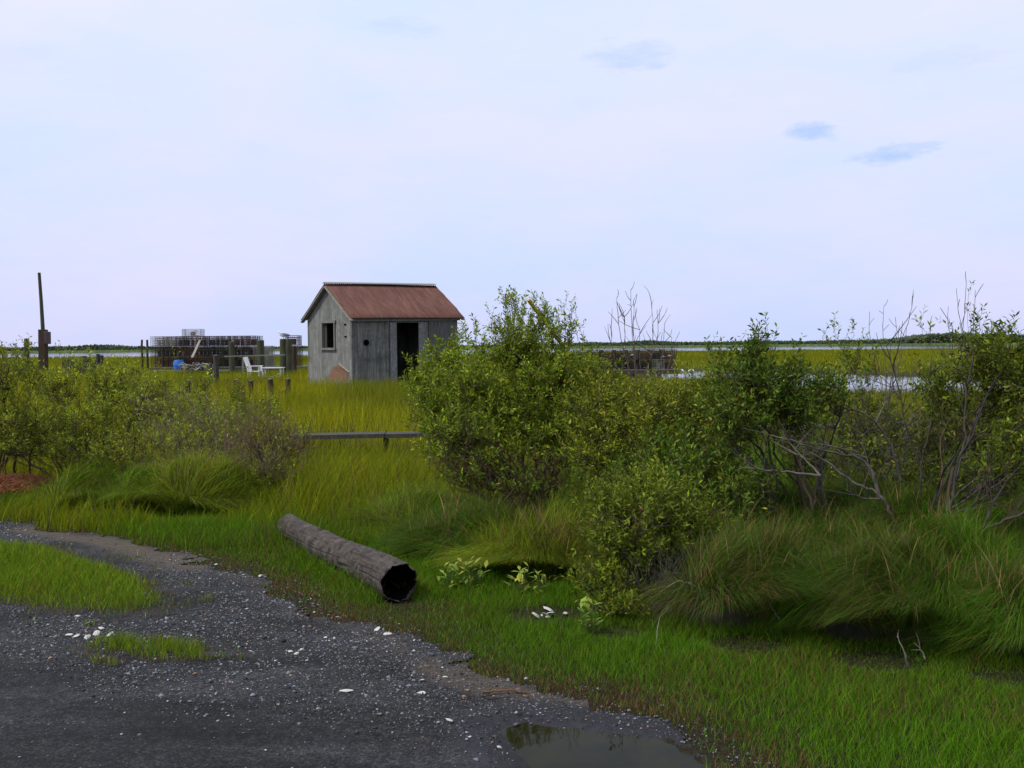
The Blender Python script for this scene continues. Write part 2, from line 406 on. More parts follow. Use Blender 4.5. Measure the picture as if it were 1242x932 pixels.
# ------------------------------------------------------------------ far shore
MFAR = tint_mat('far_shore_green', .9, .1, 0)
xs = np.linspace(-900, 900, 1200)
def shore_y(x): return 830 + 60 * (fbm(x, x * 0, 160, 50) - .5) - .00006 * x ** 2
ys = shore_y(xs)
V = np.concatenate([np.stack([xs, ys, np.full_like(xs, -.6)], 1), np.stack([xs, ys + 3, .9 + .5 * vn(xs, xs, 3, 51)], 1), np.stack([xs, ys + 400, np.full_like(xs, 1.0)], 1)])
n = len(xs); k = np.arange(n - 1); Q = np.concatenate([np.stack([k + o, k + 1 + o, k + 1 + n + o, k + n + o], 1) for o in (0, n)])
tag(place('far_shore', V, Q, tint=vary((.07, .10, .03), len(V), .2), mat=MFAR), kind='structure')
# woods along it: many leaf clumps
def shore_h(x):
    u = x / 850.0
    h = 2.3 + 1.2 * ss(-.5, -.42, u) * ss(-.30, -.36, u) + 1.3 * ss(.02, .09, u) * ss(.9, .3, u) * .7 + 4.4 * ss(.34, .42, u) + 1.7 * np.exp(-((u - .135) / .025) ** 2) + 1.4 * np.exp(-((u + .42) / .05) ** 2)
    return h * (.65 + .7 * fbm(x, x * 0, 25, 60))
N = 42000; x = rng.uniform(-760, 760, N); yy = shore_y(x) + rng.uniform(4, 60, N); h = shore_h(x) * rng.random(N) ** .8; sz = rng.uniform(.35, .9, N) * (1 + .7 * ss(250, 330, x))
cen = np.stack([x, yy, h + .4], 1)
oct_ = np.array([[1, 0, 0], [0, 1, 0], [-1, 0, 0], [0, -1, 0], [0, 0, 1], [0, 0, -1]], float)
octf = np.array([[0, 1, 4], [1, 2, 4], [2, 3, 4], [3, 0, 4], [1, 0, 5], [2, 1, 5], [3, 2, 5], [0, 3, 5]])
V = cen[:, None] + oct_[None] * sz[:, None, None] * rng.uniform(.6, 1.4, (N, 6, 1))
tag(place('far_woods', V.reshape(-1, 3), None, (np.arange(N)[:, None, None] * 6 + octf[None]).reshape(-1, 3), np.repeat(vary((.06, .085, .042), N, .22), 6, 0), MFAR), 'low line of far trees along the far shore', 'woods', kind='stuff')

# ------------------------------------------------------------------ grass
GREEN = np.array([.085, .165, .007]); LUSH = np.array([.085, .195, .006]); YEL = np.array([.30, .30, .008]); OLIVE = np.array([.15, .18, .012]); STRAW = np.array([.20, .13, .055]); RUST = np.array([.17, .075, .03])
def wedge(n, d0, d1, half=.62, pw=2.0, right=None):
    d = (d0 ** pw + (d1 ** pw - d0 ** pw) * rng.random(n)) ** (1 / pw); u = rng.uniform(-half, half if right is None else right, n)
    return u * d, d
def grass(name, x, y, h, wd, col, lean=.35, segs=3, zs=None, tipcol=None, drift=(0, 0)):
    n = len(x); z = T(x, y) - .012 if zs is None else zs
    r0 = np.stack([x, y, z], 1); a = rng.uniform(0, 2 * np.pi, n); l = h * lean * rng.uniform(.3, 1.6, n)
    dx = np.cos(a) * l + drift[0] * h; dy = np.sin(a) * l + drift[1] * h
    ctrl = r0 + np.stack([dx * .25, dy * .25, h * .6], 1); tip = r0 + np.stack([dx, dy, h * rng.uniform(.75, 1.05, n)], 1)
    V, Q, t = blades(r0, ctrl, tip, wd, col, segs, tipcol=tipcol)
    return V, Q, t
def lerp(a, b, f): return a * (1 - f[:, None]) + b * f[:, None]
HOLLOWS = [(1064, 5.45, .26), (905, 5.75, .26), (1228, 5.15, .22), (640, 7.35, .22), (745, 6.0, .2), (118, 10.75, .5), (190, 10.55, .38), (238, 10.25, .5)]
# verge grass, close to the road
x, y = wedge(1450000, 2.6, 12.2, .62, right=1.35)
rd = road_mask(x, y); isl = isl_mask(x, y); px, py, dd = proj(np.stack([x, y, 0 * x], 1))
edge = polydist(x, y, EDGEG); sd_ = pud_sd(x, y)
keep = (~rd | isl)
ie = np.minimum(polydist(x, y, ISLG + ISLG[:1]), polydist(x, y, STRG + STRG[:1]) * 2)
bare = fbm(x, y, .5, 70)
prob = np.where(isl, ss(.0, .30, ie + .2 * (bare - .5)) * .9 + .10, ss(-.12, .22, edge + .30 * (bare - .5)) * .93 + .07)
prob *= np.where(dd < 6.5, 1, 6.5 / np.maximum(dd, 6.5)) * np.maximum(ss(-.05, .1, sd_), .5 * ss(740, 830, px + 60 * (bare - .5)))
keep &= rng.random(len(x)) < prob
x, y, px, py, dd, edge, isl, bare, sd_, ie = [q[keep] for q in (x, y, px, py, dd, edge, isl, bare, sd_, ie)]
n = len(x); pt = fbm(x, y, 1.3, 71)
depth_in = np.where(isl, ie * 2, edge)
h = (.024 + .04 * ss(.1, .8, depth_in)) * rng.uniform(.5, 1.5, n) * (.55 + .9 * pt)
h *= 1 + 2.2 * ss(.45, .12, sd_) * ss(.25, .5, x) * rng.random(n)
for (hx_, hd_, hr_) in HOLLOWS: hp = P(hx_, 600, hd_); h *= 1 - .75 * ss(hr_ * 1.3, hr_ * .6, np.hypot(x - hp[0], (y - hp[1]) * 1.2))
h *= np.where(~isl & (dd > 8.7), 1.5, 1.0) * np.where(isl, 1.35, 1.0)
col = vary(GREEN, n, .3, .2); lush = ss(.42, .62, pt) * .9; lush = np.maximum(lush, ss(300, 120, np.hypot(px - 1080, (py - 895) * 3.2)) * .95)
col = lerp(col, vary(LUSH, n, .25, .15), lush)
col = np.where((isl & (rng.random(n) < .8))[:, None], vary((.16, .235, .012), n, .3, .18), col)
dry = (rng.random(n) < .05 + .75 * ss(.5, .02, depth_in) * (.35 + bare)) | (rng.random(n) < .22 * ss(.54, .70, fbm(x, y, .8, 75))) | (rng.random(n) < .22 * ss(150, 60, np.hypot((px - 930) * .8, (py - 822) * 3.2)))
dc = np.where((rng.random(n) < .5)[:, None], vary(STRAW * .75, n, .35), vary(RUST * .7, n, .35))
col = np.where(dry[:, None], dc, col)
dark = ss(.45, .05, sd_); h *= 1 - .3 * dark
wd = rng.uniform(.002, .0038, n) * np.where(dd > 7, 1.5, 1)
Al, Bl = G(485, 731)[:2], G(349, 657)[:2]; ldst = polydist(x, y, [tuple(Al), tuple(Bl)]); h *= 1 + 1.9 * ss(.36, .13, ldst) * rng.random(n); ax2 = (Al - Bl) / np.linalg.norm(Al - Bl); fr_ = (x - Al[0]) * ax2[0] + (y - Al[1]) * ax2[1]; h *= 1 - .75 * ss(.45, .1, np.hypot(x - Al[0] - .12 * ax2[0], y - Al[1] - .12 * ax2[1])) * (fr_ > -.02)
sg_ = G(662, 748)[:2]; kk = (ldst > .10) & (rng.random(len(x)) < ss(.12, .34, np.hypot((x - sg_[0]) * .8, y - sg_[1])) + .06)
x, y, h, wd, col = x[kk], y[kk], h[kk], wd[kk], col[kk]
V, Q, t = grass('verge_grass', x, y, h, wd, col, .55, 2, zs=np.where(road_mask(x, y), road_z(x, y)[0], 0) - .004)
tag(place('verge_grass', V, Q, tint=t, mat=MGRASS), 'short green grass of the verge with dry brown edges along the gravel road', 'grass', kind='stuff')
# meadow + marsh
def marsh(n, d0, d1, hb, wb, segs, pw=1.6):
    x, y = wedge(int(n * 1.3), d0, d1, .68, pw, right=.85); z = T(x, y)
    px, py, dd = proj(np.stack([x, y, z + .4], 1))
    k = (z > WATER + .04) & ~((y < 10) & road_mask(x, y))
    u = x / y
    # openings: shed floor, dock
    k &= ~shed_in(x, y)
    k &= ~((np.abs(y - (18.72 + .9 * (u + .2))) < .12) & (u > -.24) & (u < .42))
    x, y, px, u = x[k], y[k], px[k], u[k]; n = len(x)
    pt = fbm(x, y, d0 * .35, 80)
    h = hb * rng.uniform(.5, 1.3, n) * (.45 + .9 * pt) * (.8 + .4 * fbm(x, y, .9, 88))
    return x, y, h, px, u, pt, n
SH_TH = R(38); SH_L, SH_W = 4.0, 3.0
sx_, sy_ = P(427, 400, 32.0)[:2]
def shed_in(x, y):
    dx, dy = x - sx_, y - sy_; c, s = math.cos(SH_TH), math.sin(SH_TH)
    lx, ly = dx * c + dy * s, -dx * s + dy * c
    return (lx > -.05) & (lx < SH_L + .05) & (ly > -.05) & (ly < SH_W + .05)
x, y, h, px, u, pt, n = marsh(130000, 8.6, 18.6, .42, .01, 3)
tall = ss(8.6, 12.5, y); h *= .45 + .65 * tall
h *= 1 - .45 * np.exp(-((y - 17.2) / 1.5) ** 2)
for (hx_, hd_, hr_) in [(12, 11.9, .8), (5, 11.2, .7), (-30, 11.5, .7), (118, 10.75, .5), (190, 10.55, .38), (238, 10.25, .5), (300, 11.0, .4)]: hp = P(hx_, 600, hd_); h *= 1 - .85 * ss(hr_ * 1.2, hr_ * .6, np.hypot(x - hp[0], (y - hp[1]) * 1.1))
yel = ss(.36, .60, pt) * .6 + .35 * ss(10, 16, y) ; yel *= ss(.12, -.05, u)
h *= 1 + .55 * ss(-.28, -.34, u) * ss(11, 11.8, y) * ss(14, 12, y) + .45 * ss(-.26, -.2, u) * ss(.06, .0, u) * ss(8.8, 10, y) * ss(15, 12.5, y) + .35 * ss(.1, .25, u) * ss(13, 10, y)
col = lerp(vary(GREEN * 1.05, n, .3, .2), vary(YEL * .8, n, .25, .12), np.clip(yel, 0, 1)); dr = rng.random(n) < .09; col[dr] = vary(STRAW * .7, dr.sum(), .3)
V, Q, t = grass('meadow_grass', x, y, h, rng.uniform(.005, .010, n) * (y / 11), col, .4, 3, drift=(.1, -.05))
tag(place('meadow_grass', V, Q, tint=t, mat=MGRASS), 'tall green meadow grass behind the log', 'grass', kind='stuff')
x, y, h, px, u, pt, n = marsh(360000, 18.5, 62, .46, .02, 2)
h *= .75 + .35 * ss(19, 24, y)
yel = (.25 + .75 * ss(.36, .58, fbm(x, y, 3.2, 87))) * ss(.12, .0, u); yel = np.maximum(yel, .45 * ss(.5, .7, pt))
col = lerp(vary(OLIVE * .9, n, .25, .15), vary(YEL, n, .2, .1), yel)
br = ss(.55, .75, fbm(x, y, 4.5, 85)) * (rng.random(n) < .5); col = lerp(col, vary((.17, .12, .02), n, .2), br * .8)
V, Q, t = grass('marsh_grass', x, y, h, rng.uniform(.007, .013, n) * (y / 26), col, .28, 2)
tag(place('marsh_grass', V, Q, tint=t, mat=MGRASS), 'yellow green marsh grass around the shed', 'grass', kind='stuff')
x, y, h, px, u, pt, n = marsh(150000, 60, 300, .6, .05, 1, 1.5)
yel = ss(.3, .65, fbm(x, y, 30, 86)) * .8
col = lerp(vary(OLIVE * .85, n, .2, .12), vary(YEL * .75, n, .2, .1), yel)
V, Q, t = grass('far_marsh_grass', x, y, h, rng.uniform(.05, .09, n) * (y / 90), col, .2, 1)
tag(place('far_marsh_grass', V, Q, tint=t, mat=MGRASS), 'wide band of marsh grass beyond the channel', 'grass', kind='stuff')

# ------------------------------------------------------------------ gravel
x, y = wedge(420000, 3.7, 11.5, .60, 2)
px, py, dd = proj(np.stack([x, y, 0 * x], 1)); rd = road_mask(x, y)
edge = polydist(x, y, EDGEG); sd_ = pud_sd(x, y)
rough = ss(.38, .58, fbm(x, y, .8, 90)) * .6 + .04
band = ss(70, 20, polydist(px, py, [(0, 745), (130, 790), (300, 740), (260, 690)])) + ss(75, 15, polydist(px, py, [(230, 690), (330, 740), (470, 800), (620, 850), (740, 880)]))
asph = ss(15, 75, py - np.interp(px, [0, 150, 300, 500, 620], [765, 805, 830, 850, 880]))
pr = np.clip(rough + .8 * band * ss(.3, .6, fbm(x, y, .5, 93)), 0, 1) * (1 - .93 * asph) * ss(-.10, .14, sd_)
pr *= 1 - .8 * ss(.3, .05, polydist(x, y, SAND)) ; pr = np.where(isl_mask(x, y), pr * .15, pr); pr = np.where(rd, pr, np.where(edge < .3, .35 * ss(.3, .0, edge), 0))
k = rng.random(len(x)) < pr * .8; x, y, dd = x[k], y[k], dd[k]; n = len(x)
s0 = np.clip(rng.lognormal(-5.7, .5, n), .0018, .016)
zz = road_z(x, y)[0]
V = oct_[None] * rng.uniform(.55, 1.3, (n, 6, 1)) * s0[:, None, None] * np.stack([rng.uniform(.7, 1.5, n), rng.uniform(.7, 1.5, n), rng.uniform(.45, .8, n)], 1)[:, None]
V += rng.normal(0, .15, V.shape) * s0[:, None, None]
a = rng.uniform(0, 6.28, n); ca, sa = np.cos(a)[:, None], np.sin(a)[:, None]
V = np.stack([V[..., 0] * ca - V[..., 1] * sa, V[..., 0] * sa + V[..., 1] * ca, V[..., 2]], -1) + np.stack([x, y, zz + s0 * .25], 1)[:, None]
c = vary((.125, .129, .138), n, .55, .08) * (.55 + .9 * fbm(x, y, .6, 92))[:, None]; q = rng.random(n); c[q < .022] = vary((.32, .315, .30), (q < .022).sum(), .35); c[(q > .86)] = vary((.15, .12, .09), (q > .86).sum(), .35); c[(q > .3) & (q < .5)] = vary((.022, .022, .026), ((q > .3) & (q < .5)).sum(), .3)
tag(place('gravel', V.reshape(-1, 3), None, (np.arange(n)[:, None, None] * 6 + octf[None]).reshape(-1, 3), np.repeat(c, 6, 0), MSTONE), 'loose grey gravel scattered on the road', 'gravel', kind='stuff')

# ------------------------------------------------------------------ shells
def shell_mesh(seed):
    r = np.random.default_rng(seed); nr, ns = 6, 14; V = []; 
    for i in range(nr):
        q = (i + .0) / (nr - 1)
        for j in range(ns):
            a = 2 * math.pi * j / ns; k = q * (1 + .22 * math.sin(a * 2 + seed) + .1 * r.normal())
            V.append((k * math.cos(a), k * .66 * math.sin(a), .30 * (1 - q * q) + .06 * r.normal() * q))
    Fq = [(i * ns + j, i * ns + (j + 1) % ns, (i + 1) * ns + (j + 1) % ns, (i + 1) * ns + j) for i in range(nr - 1) for j in range(ns)]
    me = bpy.data.meshes.new('shell'); me.from_pydata(V, [], Fq); me.materials.append(MSHELL)
    for p in me.polygons: p.use_smooth = True
    return me
SHM = [shell_mesh(i) for i in range(5)]
def shell(px, py, size, label, group=None):
    g = G(px, py); z = float(road_z(np.array([[g[0]]]), np.array([[g[1]]]))[0][0, 0]) if road_mask(np.array([g[0]]), np.array([g[1]]))[0] else .012
    o = link('oyster_shell', SHM[rng.integers(5)]); o.location = (g[0], g[1], z + .004)
    o.scale = (size, size, size * .8); o.rotation_euler = (rng.normal(0, .25), rng.normal(0, .25), rng.uniform(0, 6))
    tag(o, label, 'shell', group)
shell(421, 845, .034, 'large white shell lying alone in the middle of the dark gravel')
shell(457, 766, .030, 'white shell standing on the grass edge just below the log'); shell(470, 771, .026, 'flat white shell at the dry grass edge right beside another white shell')
for q in [(84, 776), (92, 778), (108, 762), (123, 768), (117, 775), (133, 776), (106, 779)]: shell(*q, rng.uniform(.022, .032), 'white shell in the small cluster by the yellow grass strip', 'shells by the grass strip')
for q in [(652, 744), (660, 749), (667, 742), (640, 752), (676, 752), (684, 747), (650, 752)]: shell(q[0] + rng.normal(0, 6), q[1] + rng.normal(0, 4), rng.uniform(.015, .045), 'pale shell in the heap on bare soil below the shrub', 'shell heap below the shrub')
for q in [(352, 796), (360, 799), (248, 688), (262, 687), (295, 699), (316, 701), (395, 778), (540, 824), (512, 830), (305, 795), (410, 752), (512, 846), (283, 712), (545, 883), (606, 910)]: shell(*q, rng.uniform(.012, .02), 'small white shell bit among the gravel stones', 'shell bits in the gravel')
# ------------------------------------------------------------------ hollow log
A = G(485, 731) + np.array([0, 0, .125]); B = G(349, 657) + np.array([0, 0, .13])
ax = nrm(B - A); L = float(np.linalg.norm(B - A)); nu, nl = 140, 200
sdv = nrm(np.cross(ax, [0, 0, 1])); upv = np.cross(sdv, ax)
mt, nt_, b = new_mat('weathered_log')
v = mapped(nt_, (1, 1, 1)); g = noise(nt_, 9, 8, .7, v); g2 = noise(nt_, 45, 5, .7, v); g3 = noise(nt_, 17, 3, .6, v)
c_ = ramp(nt_, g, [(.28, (.012, .009, .007)), (.48, (.05, .038, .029)), (.72, (.125, .10, .08))])
pit_ = ramp(nt_, g3, [(.54, (1, 1, 1)), (.66, (.12, .1, .09))])
c_ = mixc(nt_, 1.0, c_, pit_, 'MULTIPLY'); c_ = mixc(nt_, ramp(nt_, g2, [(.4, (.0, 0, 0)), (.7, (.35,) * 3)]), c_, (.05, .045, .04))
nt_.links.new(c_, b.inputs['Base Color']); b.inputs['Roughness'].default_value = .9; bump(nt_, b, g2, .012, .8); MLOG = mt
mt, nt_, b = new_mat('rotten_wood_hole_shade'); nt_.links.new(ramp(nt_, noise(nt_, 14, 6, .7), [(.3, (.002, .0018, .0015)), (.7, (.007, .006, .005))]), b.inputs['Base Color']); b.inputs['Roughness'].default_value = 1; b.inputs['Specular IOR Level'].default_value = 0; MROTSHADE = mt  # rotten wood with the darkness inside holes put into a near-black colour
lg = thing('hollow_log', (A[0], A[1], 0), 'weathered grey hollow log with a black open end lying in the grass', 'log')
s_ = np.linspace(0, 1, nl); th = np.linspace(0, 2 * np.pi, nu, endpoint=False); SS, TH = np.meshgrid(s_, th, indexing='ij')
rad = .124 + .034 * (fbm(SS * 5, np.cos(TH) * 2.5 + 9, 1.0, 120) - .5) + .014 * (fbm(SS * 9, np.cos(TH) * 3 + 5, 1.0, 100) - .5) + .012 * (fbm(SS * 17 + 2 * np.cos(TH), TH * 3, .8, 103) - .5)
rad *= 1 - .42 * np.exp(-((SS - .70) / .026) ** 2) * ss(-.3, .6, np.sin(TH + .6))       # broken collar
rad *= 1 + .10 * ss(.60, .69, SS) * ss(.72, .69, SS) - .08 * ss(.72, .78, SS)
crk = vn(np.cos(TH) * 7 + 20 + SS * 1.2, np.sin(TH) * 7 + SS * 4, 1.0, 150); rad -= .016 * np.exp(-((crk - .5) / .055) ** 2) * ss(.2, .5, vn(SS * 7, np.sin(TH) * 2, 1, 152)) * ss(.0, .05, SS)
rad += .02 * ss(.93, 1, SS) * (fbm(TH * 2, TH, 1, 110) - .2)
rad *= 1.04 - .14 * SS; sag = -.02 * np.sin(SS * 3.1) + .008 * np.sin(SS * 5 + 1) ; end = .035 * (vn(TH * 1.3, TH * 0, .5, 111) - .5) * (SS < .002)
cen = A[None, None] + ax[None, None] * ((SS + end) * L)[..., None]
V1 = cen + rad[..., None] * (np.cos(TH)[..., None] * sdv + np.sin(TH)[..., None] * upv); V1[..., 2] += sag; V1 += sdv * (.045 * np.sin(SS * 3.14) + .012 * np.sin(SS * 9))[..., None]
inner = rad[0] * .86
V2 = V1[0] - (V1[0] - cen[0]) * .05 + ax * .004
i = np.arange(nl - 1)[:, None] * nu; j = np.arange(nu)[None]; j2 = (j + 1) % nu
Q = np.stack([i + j, i + j2, i + nu + j2, i + nu + j], -1).reshape(-1, 4)
Va = V1.reshape(-1, 3); o = len(Va); Va = np.concatenate([Va, V2, [cen[-1, 0] + ax * .02]])
Q = np.concatenate([Q, np.stack([o + np.arange(nu), o + (np.arange(nu) + 1) % nu, (np.arange(nu) + 1) % nu, np.arange(nu)], 1)])
e0 = (nl - 1) * nu; Tr = np.stack([e0 + np.arange(nu), e0 + (np.arange(nu) + 1) % nu, np.full(nu, o + nu)], 1)
place('bark', Va, Q, Tr, mat=MLOG, root=lg, smooth=True)
dep = np.linspace(0, 1.1, 12); Vb = V2[None] + ax[None, None] * dep[:, None, None] + .012 * (fbm(dep[:, None] * 9, th[None] * 2, 1, 115) - .5)[..., None] * upv
Vb = Vb + (cen[0][None] + ax[None, None] * dep[:, None, None] - Vb) * (.32 * ss(0, .12, dep))[:, None, None]; db = (dep / L)[:, None]; Vb[..., 2] += -.02 * np.sin(db * 3.1) + .02 * 0; Vb += sdv * (.045 * np.sin(db * 3.14) + .012 * np.sin(db * 9))[..., None]; Vb[0] = V2 + ax * .003; nb = 12
i = np.arange(nb - 1)[:, None] * nu; Q = np.stack([i + j, i + nu + j, i + nu + j2, i + j2], -1).reshape(-1, 4)
Vb = np.concatenate([Vb.reshape(-1, 3), [Vb[-1].mean(0)]]); e0 = (nb - 1) * nu
place('hollow', Vb, Q, np.stack([e0 + np.arange(nu), np.full(nu, len(Vb) - 1), e0 + (np.arange(nu) + 1) % nu], 1), mat=MROTSHADE, root=lg, smooth=True)

# ------------------------------------------------------------------ tussocks
MCORE = new_mat('tussock_thatch')[0]; nt_ = MCORE.node_tree; b = nt_.nodes['Principled BSDF']
nt_.links.new(ramp(nt_, noise(nt_, 25, 6, .7), [(.3, (.008, .007, .005)), (.7, (.03, .024, .014))]), b.inputs['Base Color']); b.inputs['Roughness'].default_value = 1
def tussock(px, d, Rm, Hm, nblade, col, label, comb=(-.35, -.45)):
    p = P(px, 500, d); p[2] = float(T(p[0], p[1])); root = thing('grass_tussock', p, label, 'grass tussock', 'draped grass tussocks')
    hollow = 'hollow' in label; ha = -1.57 + rng.normal(0, .25)
    def prof(a, q):                       # mound height over the disc, flat topped with a steep lip, lumpy
        lump = 1 + .95 * (fbm(px * 3.1 + q * np.cos(a) * 2.2, q * np.sin(a) * 2.2, 1.0, 6) - .5)
        return Hm * np.clip(1 - q ** 2.4, 0, 1) * lump
    def inhol(a): return np.exp(-((np.angle(np.exp(1j * (a - ha)))) / .80) ** 2) if hollow else np.zeros_like(a)
    nr, ns = 10, 40; aa_, qq_ = np.meshgrid(np.arange(ns) * 2 * np.pi / ns, np.linspace(0, 1, nr))
    cut = 1 - .6 * inhol(aa_); k = .80 * Rm * qq_ * cut
    V = np.stack([p[0] + k * np.cos(aa_), p[1] + k * np.sin(aa_), p[2] - .05 + .82 * prof(aa_, qq_)], -1).reshape(-1, 3)
    Q = [(i * ns + j, (i + 1) * ns + j, (i + 1) * ns + (j + 1) % ns, i * ns + (j + 1) % ns) for i in range(nr - 1) for j in range(ns)]
    place('thatch', V, Q, mat=MCORE, root=root, smooth=True)
    n = int(nblade * 2.6); a = rng.uniform(0, 2 * np.pi, n); q = np.sqrt(rng.random(n)) * .9
    x0 = p[0] + np.cos(a) * q * Rm * .85; y0 = p[1] + np.sin(a) * q * Rm * .85
    hq = inhol(a)
    r0 = np.stack([x0, y0, p[2] + prof(a, q * .9) - .03], 1)
    sw = (fbm(x0, y0, .7, 130) - .5) * 4.2 + (vn(x0, y0, .16, 133) - .5) * 1.3       # swirling cowlicks
    g = .2 * q + 1.0 * ss(.66, .88, q)
    fl = (fbm(x0, y0, 1.6, 140) - .5) * 7 + px * .9
    dx = np.cos(a) * g + comb[0] * .7 + .75 * np.cos(fl) + .5 * np.cos(sw * 2.1); dy = np.sin(a) * g + comb[1] * .7 + .75 * np.sin(fl) + .5 * np.sin(sw * 2.1)
    nn = np.hypot(dx, dy) + 1e-6; dx /= nn; dy /= nn
    ln = rng.uniform(.18, .5, n) * (.5 + 1.0 * fbm(x0, y0, .35, 136))
    x1 = x0 + dx * ln; y1 = y0 + dy * ln
    q1 = np.hypot(x1 - p[0], y1 - p[1]) / Rm; a1 = np.arctan2(y1 - p[1], x1 - p[0])
    surf = p[2] + prof(a1, np.clip(q1 * .85, 0, 1))
    drop = np.maximum(surf + rng.uniform(0, .10, n), p[2] + .03 + .1 * rng.random(n))
    h1 = inhol(a1); drop = np.where(q1 > .7, np.maximum(drop, p[2] + Hm * (.72 * h1 + .12 * rng.random(n))), drop)
    tip = np.stack([x1, y1, drop], 1)
    ctrl = r0 * .5 + tip * .5; ctrl[:, 2] = np.maximum(r0[:, 2], tip[:, 2]) + Hm * rng.uniform(.05, .34, n)
    wild = rng.random(n) < .24; nw = wild.sum(); tip[wild] += np.stack([rng.normal(0, .12, nw), rng.normal(0, .12, nw), rng.uniform(.0, .2, nw)], 1)
    c = vary(col, n, .38, .2) * (.5 + 1.0 * fbm(x0, y0, .3, 139))[:, None]; dr = rng.random(n) < .12 + .25 * ss(.5, .7, fbm(x0, y0, .4, 145)); c[dr] = vary(STRAW * .7, dr.sum(), .3)
    Vb, Qb, t = blades(r0, ctrl, tip, rng.uniform(.0016, .0036, n) * max(1, d / 6.5), c, 5)
    m2 = n // 14; k2 = rng.integers(0, n, m2); b0 = r0[k2]; hh = rng.uniform(.08, .30, m2); aa2 = rng.uniform(0, 6.28, m2); l2 = hh * rng.uniform(.1, .9, m2)
    e2 = b0 + np.stack([np.cos(aa2) * l2, np.sin(aa2) * l2, hh], 1); c2 = np.where((rng.random(m2) < .45)[:, None], vary(STRAW, m2, .35), vary(np.array(col) * 1.25, m2, .3))
    V3, Q3, t3 = blades(b0, b0 * .5 + e2 * .5 + np.stack([0 * hh, 0 * hh, hh * .25], 1), e2, rng.uniform(.003, .007, m2), c2, 3)
    Vb, Qb, t = merge((Vb, Qb, t), (V3, Q3, t3))
    place('blades', Vb, Qb, tint=t, mat=MGRASS, root=root)
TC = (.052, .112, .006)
for a in [(1078, 6.0, .60, .40, 5000, TC, 'grass tussock overhanging the black hollow with a bare stick in it'),
          (915, 6.35, .62, .42, 5000, TC, 'dark draped tussock over the deep hollow under the low dead twigs'),
          (1245, 5.7, .50, .34, 3500, TC, 'tussock with a hollow cut by the right edge of the photo near the bright grass'),
          (1165, 6.7, .62, .38, 4500, (.062, .135, .006), 'green draped tussock below the crooked bare trunk on the right'),
          (1010, 6.9, .70, .40, 5000, TC, 'broad draped tussock between the two nearest hollows, set back from them'),
          (850, 7.2, .65, .36, 4000, TC, 'olive tussock tangled with dead twigs beside the low leafy shrub'),
          (1255, 7.3, .7, .42, 3500, (.062, .135, .006), 'tussock at the far right behind the edge tussock'),
          (1100, 7.6, .75, .42, 4000, TC, 'combed tussock at the foot of the pale leaning trunk'),
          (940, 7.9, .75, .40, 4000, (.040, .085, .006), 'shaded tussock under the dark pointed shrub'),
          (1180, 8.4, .8, .45, 3500, TC, 'tussock behind the crooked bare trunk'),
          (1030, 8.7, .8, .42, 3500, (.058, .115, .006), 'tussock behind the pale leaning branches'),
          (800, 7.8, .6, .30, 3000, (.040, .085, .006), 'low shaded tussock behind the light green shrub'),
          (655, 7.9, .62, .25, 4500, (.14, .19, .009), 'low golden green mound with a hollow behind the shell heap'),
          (575, 8.6, .75, .24, 4500, TC, 'low combed mound right of the log end'),
          (700, 8.7, .6, .26, 3000, (.105, .18, .008), 'low combed mound under the brown stemmed shrub'),
          (505, 9.7, .6, .26, 3000, (.105, .18, .008), 'small mound behind the middle of the log'),
          (118, 11.5, .8, .42, 5000, (.105, .18, .008), 'leftmost of the three tussocks with dark hollows above the far road edge'),
          (190, 11.2, .65, .40, 4000, (.105, .18, .008), 'middle of the three tussocks with dark hollows above the far road edge'),
          (245, 11.0, .7, .44, 5000, (.14, .19, .009), 'rightmost of the three tussocks with dark hollows above the far road edge'),
          (315, 11.6, .8, .36, 4500, (.14, .19, .009), 'yellowish tussock under the brown twiggy shrub left of the log')]:
    tussock(*a)

